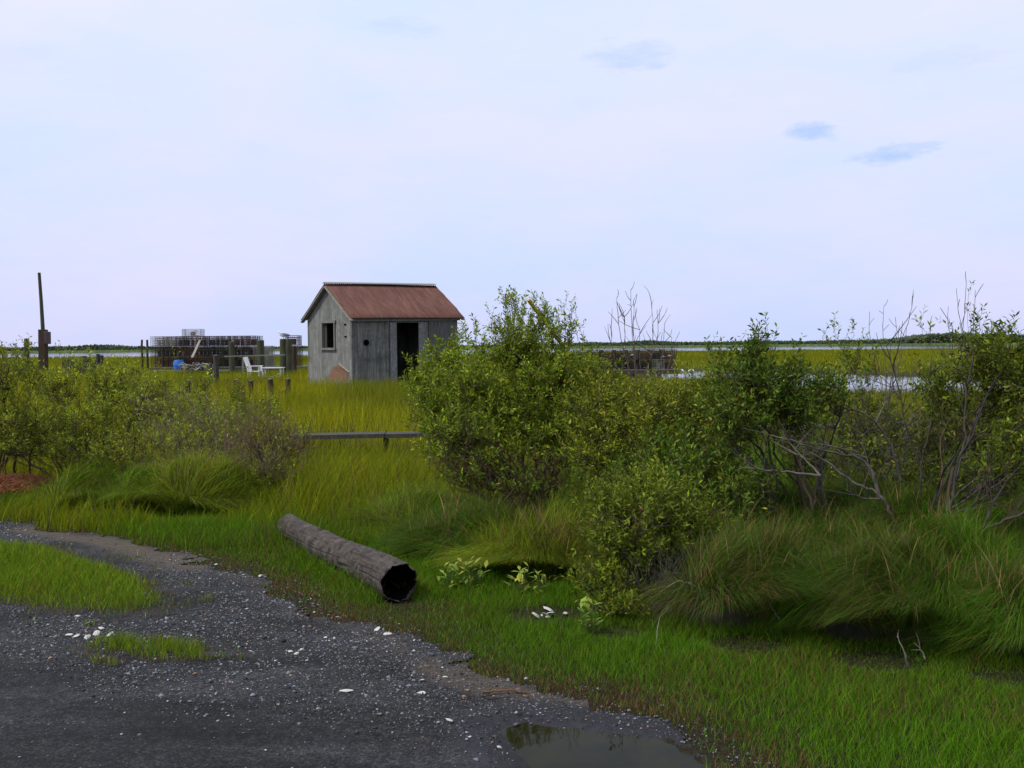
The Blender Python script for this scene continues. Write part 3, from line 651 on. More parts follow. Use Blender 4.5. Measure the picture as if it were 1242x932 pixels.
# ------------------------------------------------------------------ shrubs
LEAFC = np.array([.160, .215, .013])
def shrub(name, label, cat, base, lobes, ntw, nstem=9, sprigs=4, nleaf=13, lsz=.045, lcol=LEAFC, bark=(.07, .055, .042), bare=0.0, group='shrubs along the marsh edge', srad=.016, low=.35, spread=.35, leafvar=.3):
    """base (px,d); lobes (px,py,rx,ry,d,rd) in photo units at their own distance"""
    bp = P(base[0], 500, base[1]); bp[2] = float(T(bp[0], bp[1])) - .03
    root = thing(name, bp, label, cat, group)
    LC = []; LR = []; wts = []
    for (cx, cy, rx, ry, d, rd) in lobes:
        LC.append(P(cx, cy, d)); LR.append((rx * d / F, rd, ry * d / F)); wts.append(LR[-1][0] * LR[-1][1] * LR[-1][2])
    LC = np.array(LC); LR = np.array(LR); wts = np.array(wts) ** .8; wts /= wts.sum()
    def sample(n, shell=.42):
        k = rng.choice(len(LC), n, p=wts); v = nrm(rng.normal(0, 1, (n, 3))); r = rng.random(n) ** shell * rng.uniform(.8, 1.13, n)
        return LC[k] + v * LR[k] * r[:, None]
    tg = sample(nstem, .8); b0 = bp + np.concatenate([rng.normal(0, spread * .5, (nstem, 2)), np.zeros((nstem, 1))], 1)
    ctrl = b0 + (tg - b0) * np.array([.35, .35, .62]) + rng.normal(0, .06, (nstem, 3))
    K = 12; st = bez(b0, ctrl, tg, K); st[:, 1:-1] += rng.normal(0, .018, (nstem, K - 2, 3))
    sr = srad * np.linspace(1, .28, K)[None] * rng.uniform(.6, 1.2, (nstem, 1))
    V1, Q1 = tubes(st, sr, 6); t1 = np.repeat(vary(bark, nstem, .25), K * 6, 0)
    nodes = st[:, 2:].reshape(-1, 3); nr_ = sr[:, 2:].reshape(-1)
    tips = sample(ntw)
    spire = rng.random(ntw) < .14; tips[spire] += np.stack([rng.normal(0, .05, spire.sum()), rng.normal(0, .05, spire.sum()), rng.uniform(.06, .24, spire.sum()) * base[1] / 10], 1)
    tips[:, 2] = np.maximum(tips[:, 2], T(tips[:, 0], tips[:, 1]) + .06)
    d2 = ((tips[:, None] - nodes[None]) ** 2 * np.array([1, 1, .7])).sum(-1) + np.where(nodes[None, :, 2] > tips[:, None, 2] - .08, 4.0, 0)
    k = d2.argmin(1); s0 = nodes[k]; dv = tips - s0
    ct = s0 + dv * np.array([.6, .6, .32]) + rng.normal(0, .03, (ntw, 3))
    K2 = 7; tw = bez(s0, ct, tips, K2); tw[:, 1:-1] += rng.normal(0, .008, (ntw, K2 - 2, 3))
    r2 = np.minimum(nr_[k] * .6, .0065)[:, None] * np.linspace(1, .35, K2)[None]; r2 = np.maximum(r2, .0016 * base[1] / 10)
    V2, Q2 = tubes(tw, r2, 3); t2 = np.repeat(vary(bark, ntw, .3), K2 * 3, 0)
    # sprigs
    ns = ntw * sprigs; ti = np.repeat(np.arange(ntw), sprigs); q = 1 - rng.random(ns) ** 1.3 * .75; q[::sprigs] = 1.0
    f = q * (K2 - 1); i0 = np.minimum(f.astype(int), K2 - 2); fr = (f - i0)[:, None]
    sp = tw[ti, i0] * (1 - fr) + tw[ti, i0 + 1] * fr; tan = nrm(tw[ti, i0 + 1] - tw[ti, i0])
    sdv_ = nrm(tan * .7 + rng.normal(0, .5, (ns, 3)) + np.array([0, 0, .75])); sl = rng.uniform(.06, .20, ns)
    se = sp + sdv_ * sl[:, None]; sc_ = sp + sdv_ * sl[:, None] * .5 + rng.normal(0, .012, (ns, 3))
    sg = bez(sp, sc_, se, 3); V3, Q3 = tubes(sg, np.full((ns, 3), .0012 * base[1] / 9) * np.array([1.2, 1, .5]), 3); t3 = np.repeat(vary(np.array(bark) * 1.1, ns, .3), 9, 0)
    place('stems', *(lambda m: (m[0], m[1]))(merge((V1, Q1, t1), (V2, Q2, t2), (V3, Q3, t3))), tint=np.concatenate([t1, t2, t3]), mat=MTWIG, root=root)
    # leaves
    live = rng.random(ntw) >= bare
    lv = np.flatnonzero(live[ti]); 
    if len(lv) and nleaf:
        li = np.repeat(lv, nleaf); n = len(li); t = np.tile(np.linspace(.08, 1, nleaf), len(lv)) + rng.normal(0, .04, n)
        pos = sp[li] + (se - sp)[li] * t[:, None]; ta = sdv_[li]
        az_ = np.tile(np.arange(nleaf) * 2.4, len(lv)) + np.repeat(rng.uniform(0, 6, len(lv)), nleaf)
        a1 = nrm(np.cross(ta, np.array([.3, .2, 1.0]))); a2 = np.cross(ta, a1)
        out = np.cos(az_)[:, None] * a1 + np.sin(az_)[:, None] * a2
        ld_ = nrm(ta * .75 + out * .85 + rng.normal(0, .18, (n, 3))); ln = lsz * rng.uniform(.45, 1.45, n) * (.75 + .35 * (1 - np.abs(t - .6)))
        sdl = nrm(np.cross(ld_, out + rng.normal(0, .35, (n, 3)))); nn = np.cross(ld_, sdl)
        wv = (ln * rng.uniform(.12, .2, n))[:, None]
        Vl = np.stack([pos, pos + ld_ * (ln * .55)[:, None] + sdl * wv + nn * wv * .25, pos + ld_ * ln[:, None] - nn * wv * .3, pos + ld_ * (ln * .55)[:, None] - sdl * wv + nn * wv * .25], 1)
        plant = np.exp(rng.normal(0, leafvar * .8, ntw))[ti[li]]
        c = vary(lcol, n, leafvar, .12) * plant[:, None]
        yo = (rng.random(n) < .05); c[yo] = vary((.28, .27, .05), yo.sum(), .2)
        place('foliage', Vl.reshape(-1, 3), np.arange(n * 4).reshape(-1, 4), tint=np.repeat(c, 4, 0), mat=MLEAF, root=root)
    return root
def bare_branches(root, polys, rad, col=(.16, .145, .125), twigs=6, tl=.35, name='bare_branch'):
    """polys: list of ([(px,py,d)...], r)"""
    for pl, r in polys:
        pts = np.array([P(*q) for q in pl]); k = 6 * (len(pts) - 1) + 1
        tt = np.linspace(0, len(pts) - 1, k); i0 = np.minimum(tt.astype(int), len(pts) - 2); fr = (tt - i0)[:, None]
        # catmull-rom
        pp = np.concatenate([2 * pts[:1] - pts[1:2], pts, 2 * pts[-1:] - pts[-2:-1]]); p0, p1, p2, p3 = pp[i0], pp[i0 + 1], pp[i0 + 2], pp[i0 + 3]
        c = .5 * (2 * p1 + (p2 - p0) * fr + (2 * p0 - 5 * p1 + 4 * p2 - p3) * fr ** 2 + (3 * p1 - p0 - 3 * p2 + p3) * fr ** 3)
        c[1:-1] += rng.normal(0, min(.005, r * .32), (k - 2, 3))
        V1, Q1 = tubes(c[None], (r * np.linspace(1, .4, k) * (1 + .12 * rng.normal(0, 1, k)))[None], 7); t1 = vary(col, len(V1), .18, .05)
        n = twigs; i = rng.integers(k // 3, k, n); s0 = c[i]; tan = nrm(np.gradient(c, axis=0))[i]
        dv = nrm(tan * .8 + rng.normal(0, .55, (n, 3)) + np.array([0, 0, .35])) * (tl * rng.uniform(.4, 1.2, n))[:, None]
        tw = bez(s0, s0 + dv * .5 + rng.normal(0, .08 * tl, (n, 3)), s0 + dv, 7) if n else np.zeros((0, 7, 3))
        V2, Q2 = tubes(tw, np.tile(np.minimum(np.linspace(.004, .0014, 7), r * .6), (n, 1)), 4); t2 = np.repeat(vary(np.array(col) * .8, n, .25), 28, 0)
        m_ = merge((V1, Q1, t1), (V2, Q2, t2)); place(name, m_[0], m_[1], tint=m_[2], mat=MTWIG, root=root)

DK = LEAFC * np.array([.50, .60, .7]); LT = LEAFC * np.array([1.12, 1.12, 1.0]); OL = np.array([.21, .25, .014])
# middle clump
shrub('marsh_elder', 'tallest leafy shrub in the middle with its crown above the horizon', 'shrub', (640, 10.0),
      [(645, 412, 54, 34, 10.0, .5), (622, 376, 20, 14, 10.0, .15), (660, 384, 20, 14, 10.0, .2), (698, 404, 14, 14, 10, .15), (592, 418, 28, 24, 10, .3), (640, 465, 98, 46, 10, .75), (700, 462, 50, 26, 9.9, .4), (548, 480, 44, 30, 9.9, .4), (575, 505, 60, 40, 9.8, .5), (525, 505, 34, 34, 9.9, .3), (668, 520, 115, 45, 9.7, .7), (550, 540, 56, 40, 9.6, .5)], 1050, 20, 4, 11, .040, LT)
shrub('marsh_elder', 'leafy shrub standing before the right end of the shed front', 'shrub', (535, 12.2),
      [(545, 448, 32, 28, 12.2, .4), (556, 410, 8, 16, 12.2, .12), (512, 468, 22, 16, 12, .4), (550, 485, 50, 30, 12, .5)], 260, 9, 4, 10, .05, LEAFC * 1.15)
shrub('marsh_elder', 'shrub with brown shaded stems under the tall crown beside the plank walk', 'shrub', (640, 9.2),
      [(600, 580, 75, 38, 9.2, .45), (680, 590, 70, 45, 9.1, .45), (560, 540, 50, 35, 9.3, .35)], 440, 24, 3, 7, .042, DK * 1.1, bark=(.085, .05, .032), bare=.68)
shrub('marsh_elder', 'broad olive shrub in front of the dock at right', 'shrub', (775, 8.9),
      [(735, 498, 52, 32, 9.0, .45), (795, 500, 52, 30, 8.9, .45), (845, 494, 40, 36, 8.8, .4), (770, 540, 95, 45, 8.7, .55), (850, 535, 55, 40, 8.7, .45), (720, 470, 30, 18, 9.2, .3), (868, 462, 22, 22, 8.9, .3)], 720, 18, 4, 10, .037, OL * .82)
shrub('marsh_elder', 'light green leafy shrub reaching down to the grass beside the shell heap', 'shrub', (755, 6.7),
      [(735, 612, 38, 28, 6.9, .25), (765, 650, 60, 50, 6.8, .35), (735, 700, 36, 40, 6.6, .25), (748, 742, 36, 26, 6.4, .25), (800, 605, 50, 40, 7.1, .35), (835, 650, 45, 45, 7, .3)], 400, 18, 4, 10, .036, LT * .72, bark=(.09, .07, .05))
shrub('marsh_elder', 'dark green shrub filling the gap between the olive shrub and the spiky one', 'shrub', (850, 8.0),
      [(830, 565, 60, 50, 8.1, .5), (890, 600, 60, 45, 7.9, .5), (780, 590, 55, 40, 8.2, .4)], 360, 16, 4, 9, .045, DK * 1.25, bare=.3)
# right group
r1 = shrub('marsh_elder', 'dark dense shrub with a pointed top before the channel', 'shrub', (985, 8.0),
      [(916, 440, 20, 36, 8.0, .2), (908, 480, 52, 42, 8.0, .4), (950, 470, 36, 36, 8.0, .3), (890, 510, 48, 30, 7.9, .35), (965, 505, 42, 30, 7.9, .3), (1000, 480, 34, 26, 8.2, .25)], 330, 12, 4, 10, .042, DK)
bare_branches(r1, [([(995, 685, 7.6), (985, 640, 7.7), (990, 590, 7.8), (1000, 530, 7.9)], .014)], .01, (.06, .05, .04))
r2 = thing('dead_shrub', P(1095, 655, 7.4), 'pale bare leaning branches reaching left from the grass', 'dead shrub')
bare_branches(r2, [([(1096, 655, 7.4), (1080, 622, 7.4), (1066, 600, 7.4), (1035, 584, 7.45), (1005, 562, 7.5), (980, 548, 7.5)], .015),
                   ([(1068, 605, 7.4), (1058, 575, 7.4), (1045, 558, 7.4), (1005, 548, 7.3), (965, 537, 7.2), (935, 528, 7.2)], .0125),
                   ([(1040, 549, 7.4), (1005, 541, 7.3), (975, 537, 7.2)], .007),
                   ([(1068, 606, 7.4), (1045, 604, 7.3), (1025, 594, 7.2)], .008),
                   ([(995, 577, 7.0), (960, 573, 7.0), (925, 570, 7.0), (897, 566, 7.0)], .0095),
                   ([(994, 576, 7.0), (975, 556, 7.1), (955, 535, 7.2)], .007),
                   ([(1092, 583, 8.2), (1080, 540, 8.2), (1062, 513, 8.2), (1035, 498, 8.2), (1003, 499, 8.2)], .0125),
                   ([(1062, 513, 8.2), (1078, 480, 8.3), (1090, 450, 8.3)], .0075)], .012, (.115, .098, .08), 8, .28)
r3 = shrub('marsh_elder', 'sparse crooked trunked shrub at the right edge with bare lower branches', 'shrub', (1125, 7.3),
      [(1215, 440, 34, 40, 7.4, .3), (1240, 480, 40, 50, 7.3, .35), (1190, 470, 24, 40, 7.5, .2), (1140, 480, 22, 28, 7.6, .2), (1230, 560, 30, 50, 7.0, .2)], 190, 7, 4, 11, .042, LEAFC * .62)
bare_branches(r3, [([(1110, 680, 7.0), (1125, 645, 7.0), (1150, 618, 7.05), (1160, 580, 7.1), (1170, 530, 7.2), (1172, 480, 7.3), (1180, 430, 7.3)], .015),
                   ([(1150, 620, 7.05), (1180, 600, 7.0), (1200, 580, 7.0)], .0095), ([(1152, 626, 7.05), (1185, 610, 6.9), (1205, 590, 6.9)], .0075),
                   ([(1138, 690, 6.8), (1160, 655, 6.8), (1190, 645, 6.75), (1225, 630, 6.7), (1260, 610, 6.7)], .016),
                   ([(1192, 644, 6.75), (1205, 610, 6.8), (1220, 585, 6.8)], .011), ([(1116, 605, 7.6), (1118, 560, 7.6), (1130, 510, 7.6), (1128, 455, 7.6)], .011),
                   ([(1118, 570, 7.6), (1100, 520, 7.6), (1090, 470, 7.6), (1075, 420, 7.6)], .0075)], .012, (.06, .048, .038), 11, .3)
shrub('marsh_elder', 'thin shrub with leaf tufts against the sky over the channel', 'shrub', (1060, 9.0),
      [(1008, 403, 26, 11, 9.0, .15), (1030, 430, 20, 16, 9, .15), (1190, 430, 24, 24, 9, .2), (1045, 405, 9, 12, 9.0, .1), (1120, 398, 8, 8, 9, .08), (1158, 397, 11, 12, 9, .1), (1183, 384, 9, 14, 9, .1), (1040, 455, 40, 30, 9, .3), (1140, 460, 40, 36, 9, .3), (1090, 520, 90, 45, 9, .5)], 210, 16, 3, 9, .04, LEAFC, bare=.35, bark=(.09, .07, .058), srad=.010)
shrub('groundsel_twigs', 'thicket of thin grey brown twigs behind the crooked trunk', 'dead shrub', (1090, 8.8),
      [(1080, 560, 90, 70, 8.8, .6), (1150, 540, 70, 80, 8.9, .5), (1190, 600, 60, 50, 8.4, .4)], 330, 22, 3, 6, .036, LEAFC * .9, bark=(.115, .095, .08), bare=.8, srad=.009)
shrub('marsh_elder', 'low leafy shrub filling the ground behind the pale leaning branches', 'shrub', (1010, 9.4),
      [(960, 545, 50, 40, 9.3, .4), (1020, 560, 60, 45, 9.4, .5), (1060, 520, 50, 36, 9.5, .4), (1000, 600, 60, 30, 9.0, .4), (1040, 515, 50, 22, 9.6, .4)], 420, 20, 4, 8, .038, LEAFC * .6, bark=(.08, .062, .046), bare=.42, srad=.010)
shrub('marsh_elder', 'leafy shrub between the crooked trunk and the right edge behind its branches', 'shrub', (1180, 8.6),
      [(1130, 540, 44, 44, 8.7, .4), (1190, 520, 44, 40, 8.6, .4), (1240, 530, 40, 50, 8.5, .4), (1170, 590, 60, 36, 8.4, .4), (1105, 590, 44, 36, 8.6, .3), (1150, 525, 50, 24, 8.9, .4)], 430, 20, 4, 8, .038, LEAFC * .62, bark=(.08, .062, .046), bare=.42, srad=.010)
# dead twigs against the sky
def dead(label, base, tips, r=.008, tw=8, col=(.13, .10, .09), tl=.2):
    rt_ = thing('dead_shrub', P(*base), label, 'dead shrub')
    bare_branches(rt_, [([base, (base[0] * .6 + t[0] * .4 + rng.normal(0, 4), base[1] * .55 + t[1] * .45, base[2]), (t[0] * .93 + base[0] * .07 + rng.normal(0, 1.5), t[1] * .8 + base[1] * .2, base[2]), t + (base[2],)], r) for t in tips], r, col, tw, tl, 'stem')
dead('bare twiggy dead shrub against the sky left of the channel', (778, 560, 10.2), [(748, 362), (757, 385), (765, 352), (769, 372), (776, 400), (790, 368), (797, 376), (806, 395), (815, 410), (741, 400)], .005, 8)
dead('thin dead stems rising above the thin leafy shrub', (1075, 520, 8.9), [(1055, 378), (1072, 372), (1108, 352), (1086, 385), (1090, 400), (1100, 395)], .0036, 4, tl=.12)
dead('dead twig tops beside the right edge tuft', (1172, 500, 7.6), [(1160, 350), (1172, 342), (1183, 352), (1150, 372), (1128, 392)], .0036, 4, tl=.12)
# left mass
shrub('groundsel_bush', 'bushy shrub cut by the left edge with a tuft above the water line', 'shrub', (-10, 13.0),
      [(8, 458, 46, 32, 12, .6), (8, 428, 12, 14, 12, .2), (-40, 500, 60, 50, 12, .6), (40, 520, 60, 40, 11.8, .6)], 420, 16, 4, 9, .038, OL)
shrub('groundsel_bush', 'bright leafy shrub right of the pole with the box', 'shrub', (130, 13.0),
      [(88, 468, 50, 26, 13.2, .5), (143, 464, 34, 26, 13.2, .5), (110, 520, 70, 40, 12.6, .6), (188, 484, 46, 28, 13, .5)], 520, 18, 4, 9, .038, OL * 1.2)
shrub('groundsel_bush', 'grey green twiggy shrub between the bright shrub and the row of short posts', 'shrub', (215, 12.4),
      [(205, 502, 50, 28, 12.6, .5), (255, 500, 34, 24, 12.8, .3), (220, 540, 60, 34, 12.2, .5), (275, 520, 40, 32, 12.3, .4)], 420, 24, 3, 8, .036, OL * 1.1, bare=.45, bark=(.16, .13, .10))
shrub('groundsel_bush', 'brown mostly bare shrub at the left end of the plank walk', 'shrub', (318, 11.8),
      [(310, 528, 50, 38, 11.8, .45), (350, 540, 36, 34, 11.7, .4), (280, 558, 40, 34, 11.4, .4), (330, 575, 40, 28, 11.3, .3)], 560, 30, 3, 6, .034, OL * 1.0, bark=(.14, .095, .066), bare=.72)
shrub('groundsel_bush', 'low shrub in front of the left mass over the tussocks', 'shrub', (110, 12.0),
      [(80, 548, 45, 22, 11.9, .4), (150, 552, 55, 20, 11.7, .4), (20, 535, 50, 22, 12.6, .4)], 280, 18, 4, 8, .036, OL * 1.0, bare=.25)
for (px_, d_, top) in [(247, 19.0, 452), (288, 17.5, 462), (165, 17, 442), (135, 18, 436), (330, 16, 480)]:
    shrub('groundsel_sprout', {247: 'slim green sprout in front of the row of short posts', 288: 'slim sprout among the yellow grass right of the row sprout', 165: 'upright sprout left of the two thin stakes', 135: 'upright sprout standing before the bay water', 330: 'thin sprout in the yellow grass above the plank walk'}[px_], 'shrub', (px_, d_),
          [(px_, top + 22, 11, 24, d_, .2), (px_ + 4, top + 55, 16, 28, d_, .3)], 60, 5, 3, 9, .05, OL, group='slim sprouts in the marsh', srad=.008)

# ------------------------------------------------------------------ broad leaved weeds by the log
def weed(px, py, s, label):
    g = G(px, py); root = thing('leafy_weed', g, label, 'weed', 'leafy weeds by the log'); n = 26
    a = rng.uniform(0, 6.28, n); hh = rng.random(n) ** .7 * .17 * s
    st = np.stack([g[0] + rng.normal(0, .03 * s, n), g[1] + rng.normal(0, .03 * s, n), hh * 0 + hh], 1)
    ln = rng.uniform(.05, .085, n) * s; dv = np.stack([np.cos(a), np.sin(a), rng.uniform(.3, 1.1, n)], 1); dv = nrm(dv)
    sd2 = nrm(np.cross(dv, [0, 0, 1.])); V = np.stack([st, st + dv * (ln * .5)[:, None] + sd2 * (ln * .2)[:, None], st + dv * ln[:, None] - [0, 0, .01], st + dv * (ln * .5)[:, None] - sd2 * (ln * .2)[:, None]], 1)
    place('leaves', V.reshape(-1, 3), np.arange(n * 4).reshape(-1, 4), tint=np.repeat(vary((.26, .33, .05), n, .2), 4, 0), mat=MLEAF, root=root)
    b0 = np.stack([st[:, 0] * .4 + g[0] * .6, st[:, 1] * .4 + g[1] * .6, np.zeros(n)], 1)
    Vt, Qt = tubes(bez(b0, (b0 + st) / 2, st, 4), np.full((n, 4), .002), 3); place('stems', Vt, Qt, tint=vary((.08, .13, .03), len(Vt), .1), mat=MTWIG, root=root)
for q in [(544, 716, 1.0, 'bright leafy weed nearest the open log end'), (562, 716, 1.15, 'bright leafy weed second from the open log end'), (580, 714, 1.0, 'bright leafy weed third from the log in the row'), (634, 722, 1.1, 'leafy weed in front of the golden mound hollow'), (656, 724, .9, 'small leafy weed above the shell heap'), (715, 770, 1.1, 'leafy weed at the lower left foot of the light green shrub')]: weed(*q)

# ------------------------------------------------------------------ shed
mt, nt_, b = new_mat('grey_green_shed_wall')
v = mapped(nt_, (7, 7, .55)); st = noise(nt_, 1.6, 7, .7, v); bl = noise(nt_, 2.3, 8, .75); sp_ = noise(nt_, 30, 4, .7)
c_ = ramp(nt_, st, [(.28, (.10, .102, .09)), (.5, (.19, .19, .175)), (.75, (.33, .33, .31))])
c_ = mixc(nt_, ramp(nt_, bl, [(.44, (0, 0, 0)), (.62, (.85,) * 3)]), c_, (.10, .105, .08)); c_ = mixc(nt_, ramp(nt_, sp_, [(.6, (0, 0, 0)), (.75, (.5,) * 3)]), c_, (.05, .05, .045))
nt_.links.new(c_, b.inputs['Base Color']); b.inputs['Roughness'].default_value = .9; bump(nt_, b, st, .006, .5); MGABLE = mt
mt, nt_, b = new_mat('stained_front_boards')
v = mapped(nt_, (9, 9, .5)); st = noise(nt_, 1.6, 7, .75, v); bl = noise(nt_, 2.2, 8, .75)
c_ = ramp(nt_, st, [(.26, (.045, .045, .038)), (.48, (.14, .138, .12)), (.72, (.30, .295, .27))])
c_ = mixc(nt_, ramp(nt_, bl, [(.44, (0, 0, 0)), (.62, (.85,) * 3)]), c_, (.055, .058, .042))
nt_.links.new(c_, b.inputs['Base Color']); b.inputs['Roughness'].default_value = .9; bump(nt_, b, st, .008, .6); MFRONT = mt
mt, nt_, b = new_mat('rusted_roof_iron')
v = mapped(nt_, (5.5, .9, .9)); n1_ = noise(nt_, 1.4, 8, .7, v); n2_ = noise(nt_, 9, 5, .7)
c_ = ramp(nt_, n1_, [(.3, (.06, .020, .012)), (.5, (.115, .038, .022)), (.72, (.19, .085, .05))])
c_ = mixc(nt_, ramp(nt_, n2_, [(.55, (0, 0, 0)), (.78, (.5,) * 3)]), c_, (.22, .13, .09)); nt_.links.new(c_, b.inputs['Base Color'])
b.inputs['Roughness'].default_value = .75; b.inputs['Metallic'].default_value = 0; MROOF = mt
MPALE = wood_mat('pale_peeling_trim', (.12, .11, .09), (.42, .40, .35), (.22, .19, .15))
MJAMB = wood_mat('peeling_painted_jamb', (.07, .07, .065), (.30, .31, .30), (.10, .105, .09), (12, 12, 6))
sz0 = .12
shed = thing('fishing_shed', (sx_, sy_, sz0), 'small grey abandoned shed with rusty red roof and open door', 'shed', rz=SH_TH)
def shear(o):
    for q in o.data.vertices: q.co.z += .017 * q.co.x + .008 * q.co.y
    return o
HE = 2.53; HR = 3.53; T_ = .10   # eave, ridge above floor
GZ = sz0
def slope_z(y): return HE + (HR - HE) * (1 - abs(y - SH_W / 2) / (SH_W / 2))
def prism(mb, ring, x0, x1):      # ring in (y,z), extruded in x
    n = len(ring); V = [(x0, *q) for q in ring] + [(x1, *q) for q in ring]
    mb.add(V, [tuple(range(n)), tuple(range(2 * n - 1, n - 1, -1))] + [(i, i + n, (i + 1) % n + n, (i + 1) % n) for i in range(n)])
# left gable wall with window hole y 1.18..1.98 (from near corner), z 1.55..2.4
wy0, wy1, wz0, wz1 = 1.12, 1.92, 1.56, 2.36
g = MB()
prism(g, [(T_, 0), (T_, slope_z(T_)), (wy0, slope_z(wy0)), (wy0, 0)], 0, T_); prism(g, [(wy1, 0), (wy1, slope_z(wy1)), (SH_W - T_, slope_z(SH_W - T_)), (SH_W - T_, 0)], 0, T_)
prism(g, [(wy0, 0), (wy0, wz0), (wy1, wz0), (wy1, 0)], 0, T_); prism(g, [(wy0, wz1), (wy0, slope_z(wy0)), (1.5, slope_z(1.5)), (wy1, slope_z(wy1)), (wy1, wz1)], 0, T_)
gw = shear(g.build('gable_wall', MGABLE, shed))
g = MB(); prism(g, [(T_, 0), (T_, slope_z(T_)), (1.5, HR), (SH_W - T_, slope_z(SH_W - T_)), (SH_W - T_, 0)], SH_L - T_, SH_L); shear(g.build('gable_wall', MGABLE, shed))
g = MB(); g.box((SH_L / 2, SH_W - T_ / 2, HE / 2), (SH_L, T_, HE)); shear(g.build('back_wall', MFRONT, shed))
# front wall with door hole; a dark disc stands in for the round one; vertical boards with gaps in height
dx0, dx1, dz1 = 1.60, 2.42, 2.33
g = MB(); x = 0.0; hx, hz, hr = .50, 1.72, .09
while x < SH_L - .01:
    wv = min(.2, SH_L - x); xa, xb = x, x + wv - .006; off = rng.uniform(-.008, .006)
    segs = [(0, HE)]
    if xb > dx0 and xa < dx1: segs = [(dz1, HE)]
    for (za, zb) in segs:
        g.box(((xa + xb) / 2, T_ / 2 + off, (za + zb) / 2), (xb - xa + .003, T_ - .02, zb - za))
    x += .2
fwl = shear(g.build('front_wall', MFRONT, shed))
ca_ = MB()
for rr_, y_ in ((.10, -.018),):
    ca_.tube([(hx, .004, hz), (hx, y_, hz)], [rr_, rr_ * .92], 18)
shear(ca_.build('vent_hole_shade', MROTSHADE, shed, smooth=False))  # near-black disc on uncut boards, the vent's inner shade as colour
for (xx, ww) in ((dx0 - .13, .24), (dx1 + .16, .30)):
    g = MB(); g.box((xx, -.03, 1.17), (ww, .05, 2.34)); shear(g.build('door_jamb', MJAMB, shed, bevel=.006))
g = MB(); g.box((SH_L / 2, -.045, HE - .07), (SH_L + .1, .06, .15)); shear(g.build('fascia_board', MGREYWOOD, shed))
g = MB(); g.box((3.35, -.02, 1.25), (1.05, .03, 2.3)); shear(g.build('wall_patch', wood_mat('grey_patch_boards', (.05, .052, .048), (.17, .172, .16), (.09, .09, .075)), shed))
# window frame
wf = MB(); wf.box((-.02, wy0 - .03, (wz0 + wz1) / 2), (.05, .06, wz1 - wz0)); wf.box((-.02, wy1 + .04, (wz0 + wz1) / 2), (.05, .09, wz1 - wz0)); wf.box((-.02, (wy0 + wy1) / 2, wz1 + .04), (.06, wy1 - wy0 + .2, .08)); wf.box((-.03, (wy0 + wy1) / 2, wz0 - .035), (.08, wy1 - wy0 + .2, .07))
wfo = shear(wf.build('window_frame', MGREYWOOD, shed))
g = MB(); g.box((.06, wy1 - .09, (wz0 + wz1) / 2), (.03, .16, wz1 - wz0 - .02)); shear(g.build('shutter_board', MDARKWOOD, shed))
g = MB(); g.box((SH_L / 2, SH_W / 2, .02), (SH_L - .22, SH_W - .22, .05)); shear(g.build('floor', MDARKWOOD, shed))
for q in ((.42, 2.30, .10, .05), (.40, 1.92, .12, .04)): g = MB(); g.box((-.012, q[0], q[1]), (.03, q[2], q[3])); shear(g.build('wall_hole_shade', MROTSHADE, shed))  # holes drawn as near-black slabs on the wall, their shade as colour
# roof: two corrugated sheets
def sheet_roof(sign):
    nx, ny = 240, 8; xs_ = np.linspace(-.14, SH_L + .14, nx); V = []
    for i in range(ny):
        q = i / (ny - 1)
        for k_, x_ in enumerate(xs_):
            yy_ = SH_W / 2 + sign * q * (SH_W / 2 + .20); z_ = HR + .09 - q * (HR - HE) * (SH_W / 2 + .20) / (SH_W / 2) + .013 * math.sin(x_ * 2 * math.pi / .076 + q)
            jag = (.05 * (math.sin(x_ * 9) > .6) * rng.random()) if q == 1 else 0
            xe = x_ + (.10 * (vn(q * 9, 0, 1.0, 3) - .5) if k_ == nx - 1 else 0)
            V.append((xe, yy_ - sign * jag, z_ + .012 * math.sin(q * 7 + x_ * .9)))
    n0 = len(V); V += [(a, b_, c - .02) for a, b_, c in V]
    Fq = []
    for i in range(ny - 1):
        for k_ in range(nx - 1):
            a = i * nx + k_; Fq += [(a, a + 1, a + nx + 1, a + nx), (n0 + a, n0 + a + nx, n0 + a + nx + 1, n0 + a + 1)]
    for k_ in range(nx - 1): a = (ny - 1) * nx + k_; Fq += [(a, a + 1, n0 + a + 1, n0 + a)]; Fq += [(k_ + 1, k_, n0 + k_, n0 + k_ + 1)]
    for i in range(ny - 1):
        a = i * nx; Fq += [(a, a + nx, n0 + a + nx, n0 + a)]; a = i * nx + nx - 1; Fq += [(a + nx, a, n0 + a, n0 + a + nx)]
    return V, Fq
roof = None
for sgn in (-1, 1):
    m_ = MB(); m_.add(*sheet_roof(sgn)); roof = shear(m_.build('roof', MROOF, shed, smooth=True))
    for x_ in (-.10, SH_L + .10):
        rk = MB(); rk.bar((x_, SH_W / 2, HR + .0), (x_, SH_W / 2 + sgn * (SH_W / 2 + .19), HR - (HR - HE) * (SH_W / 2 + .19) / (SH_W / 2)), .13, .035)
        shear(rk.build('rake_board', MPALE, shed))
m_ = MB(); m_.add([(-.16, SH_W / 2 - .12, HR + .10), (-.16, SH_W / 2, HR + .15), (-.16, SH_W / 2 + .12, HR + .10), (SH_L + .1, SH_W / 2 - .12, HR + .10), (SH_L + .1, SH_W / 2, HR + .15), (SH_L + .1, SH_W / 2 + .12, HR + .10)], [(0, 1, 4, 3), (1, 2, 5, 4), (0, 2, 1), (3, 4, 5), (0, 3, 5, 2)]); shear(m_.build('ridge_cap', paint_mat('dull_ridge_tin', (.24, .21, .17), (.12, .06, .04), .6, .7), shed))
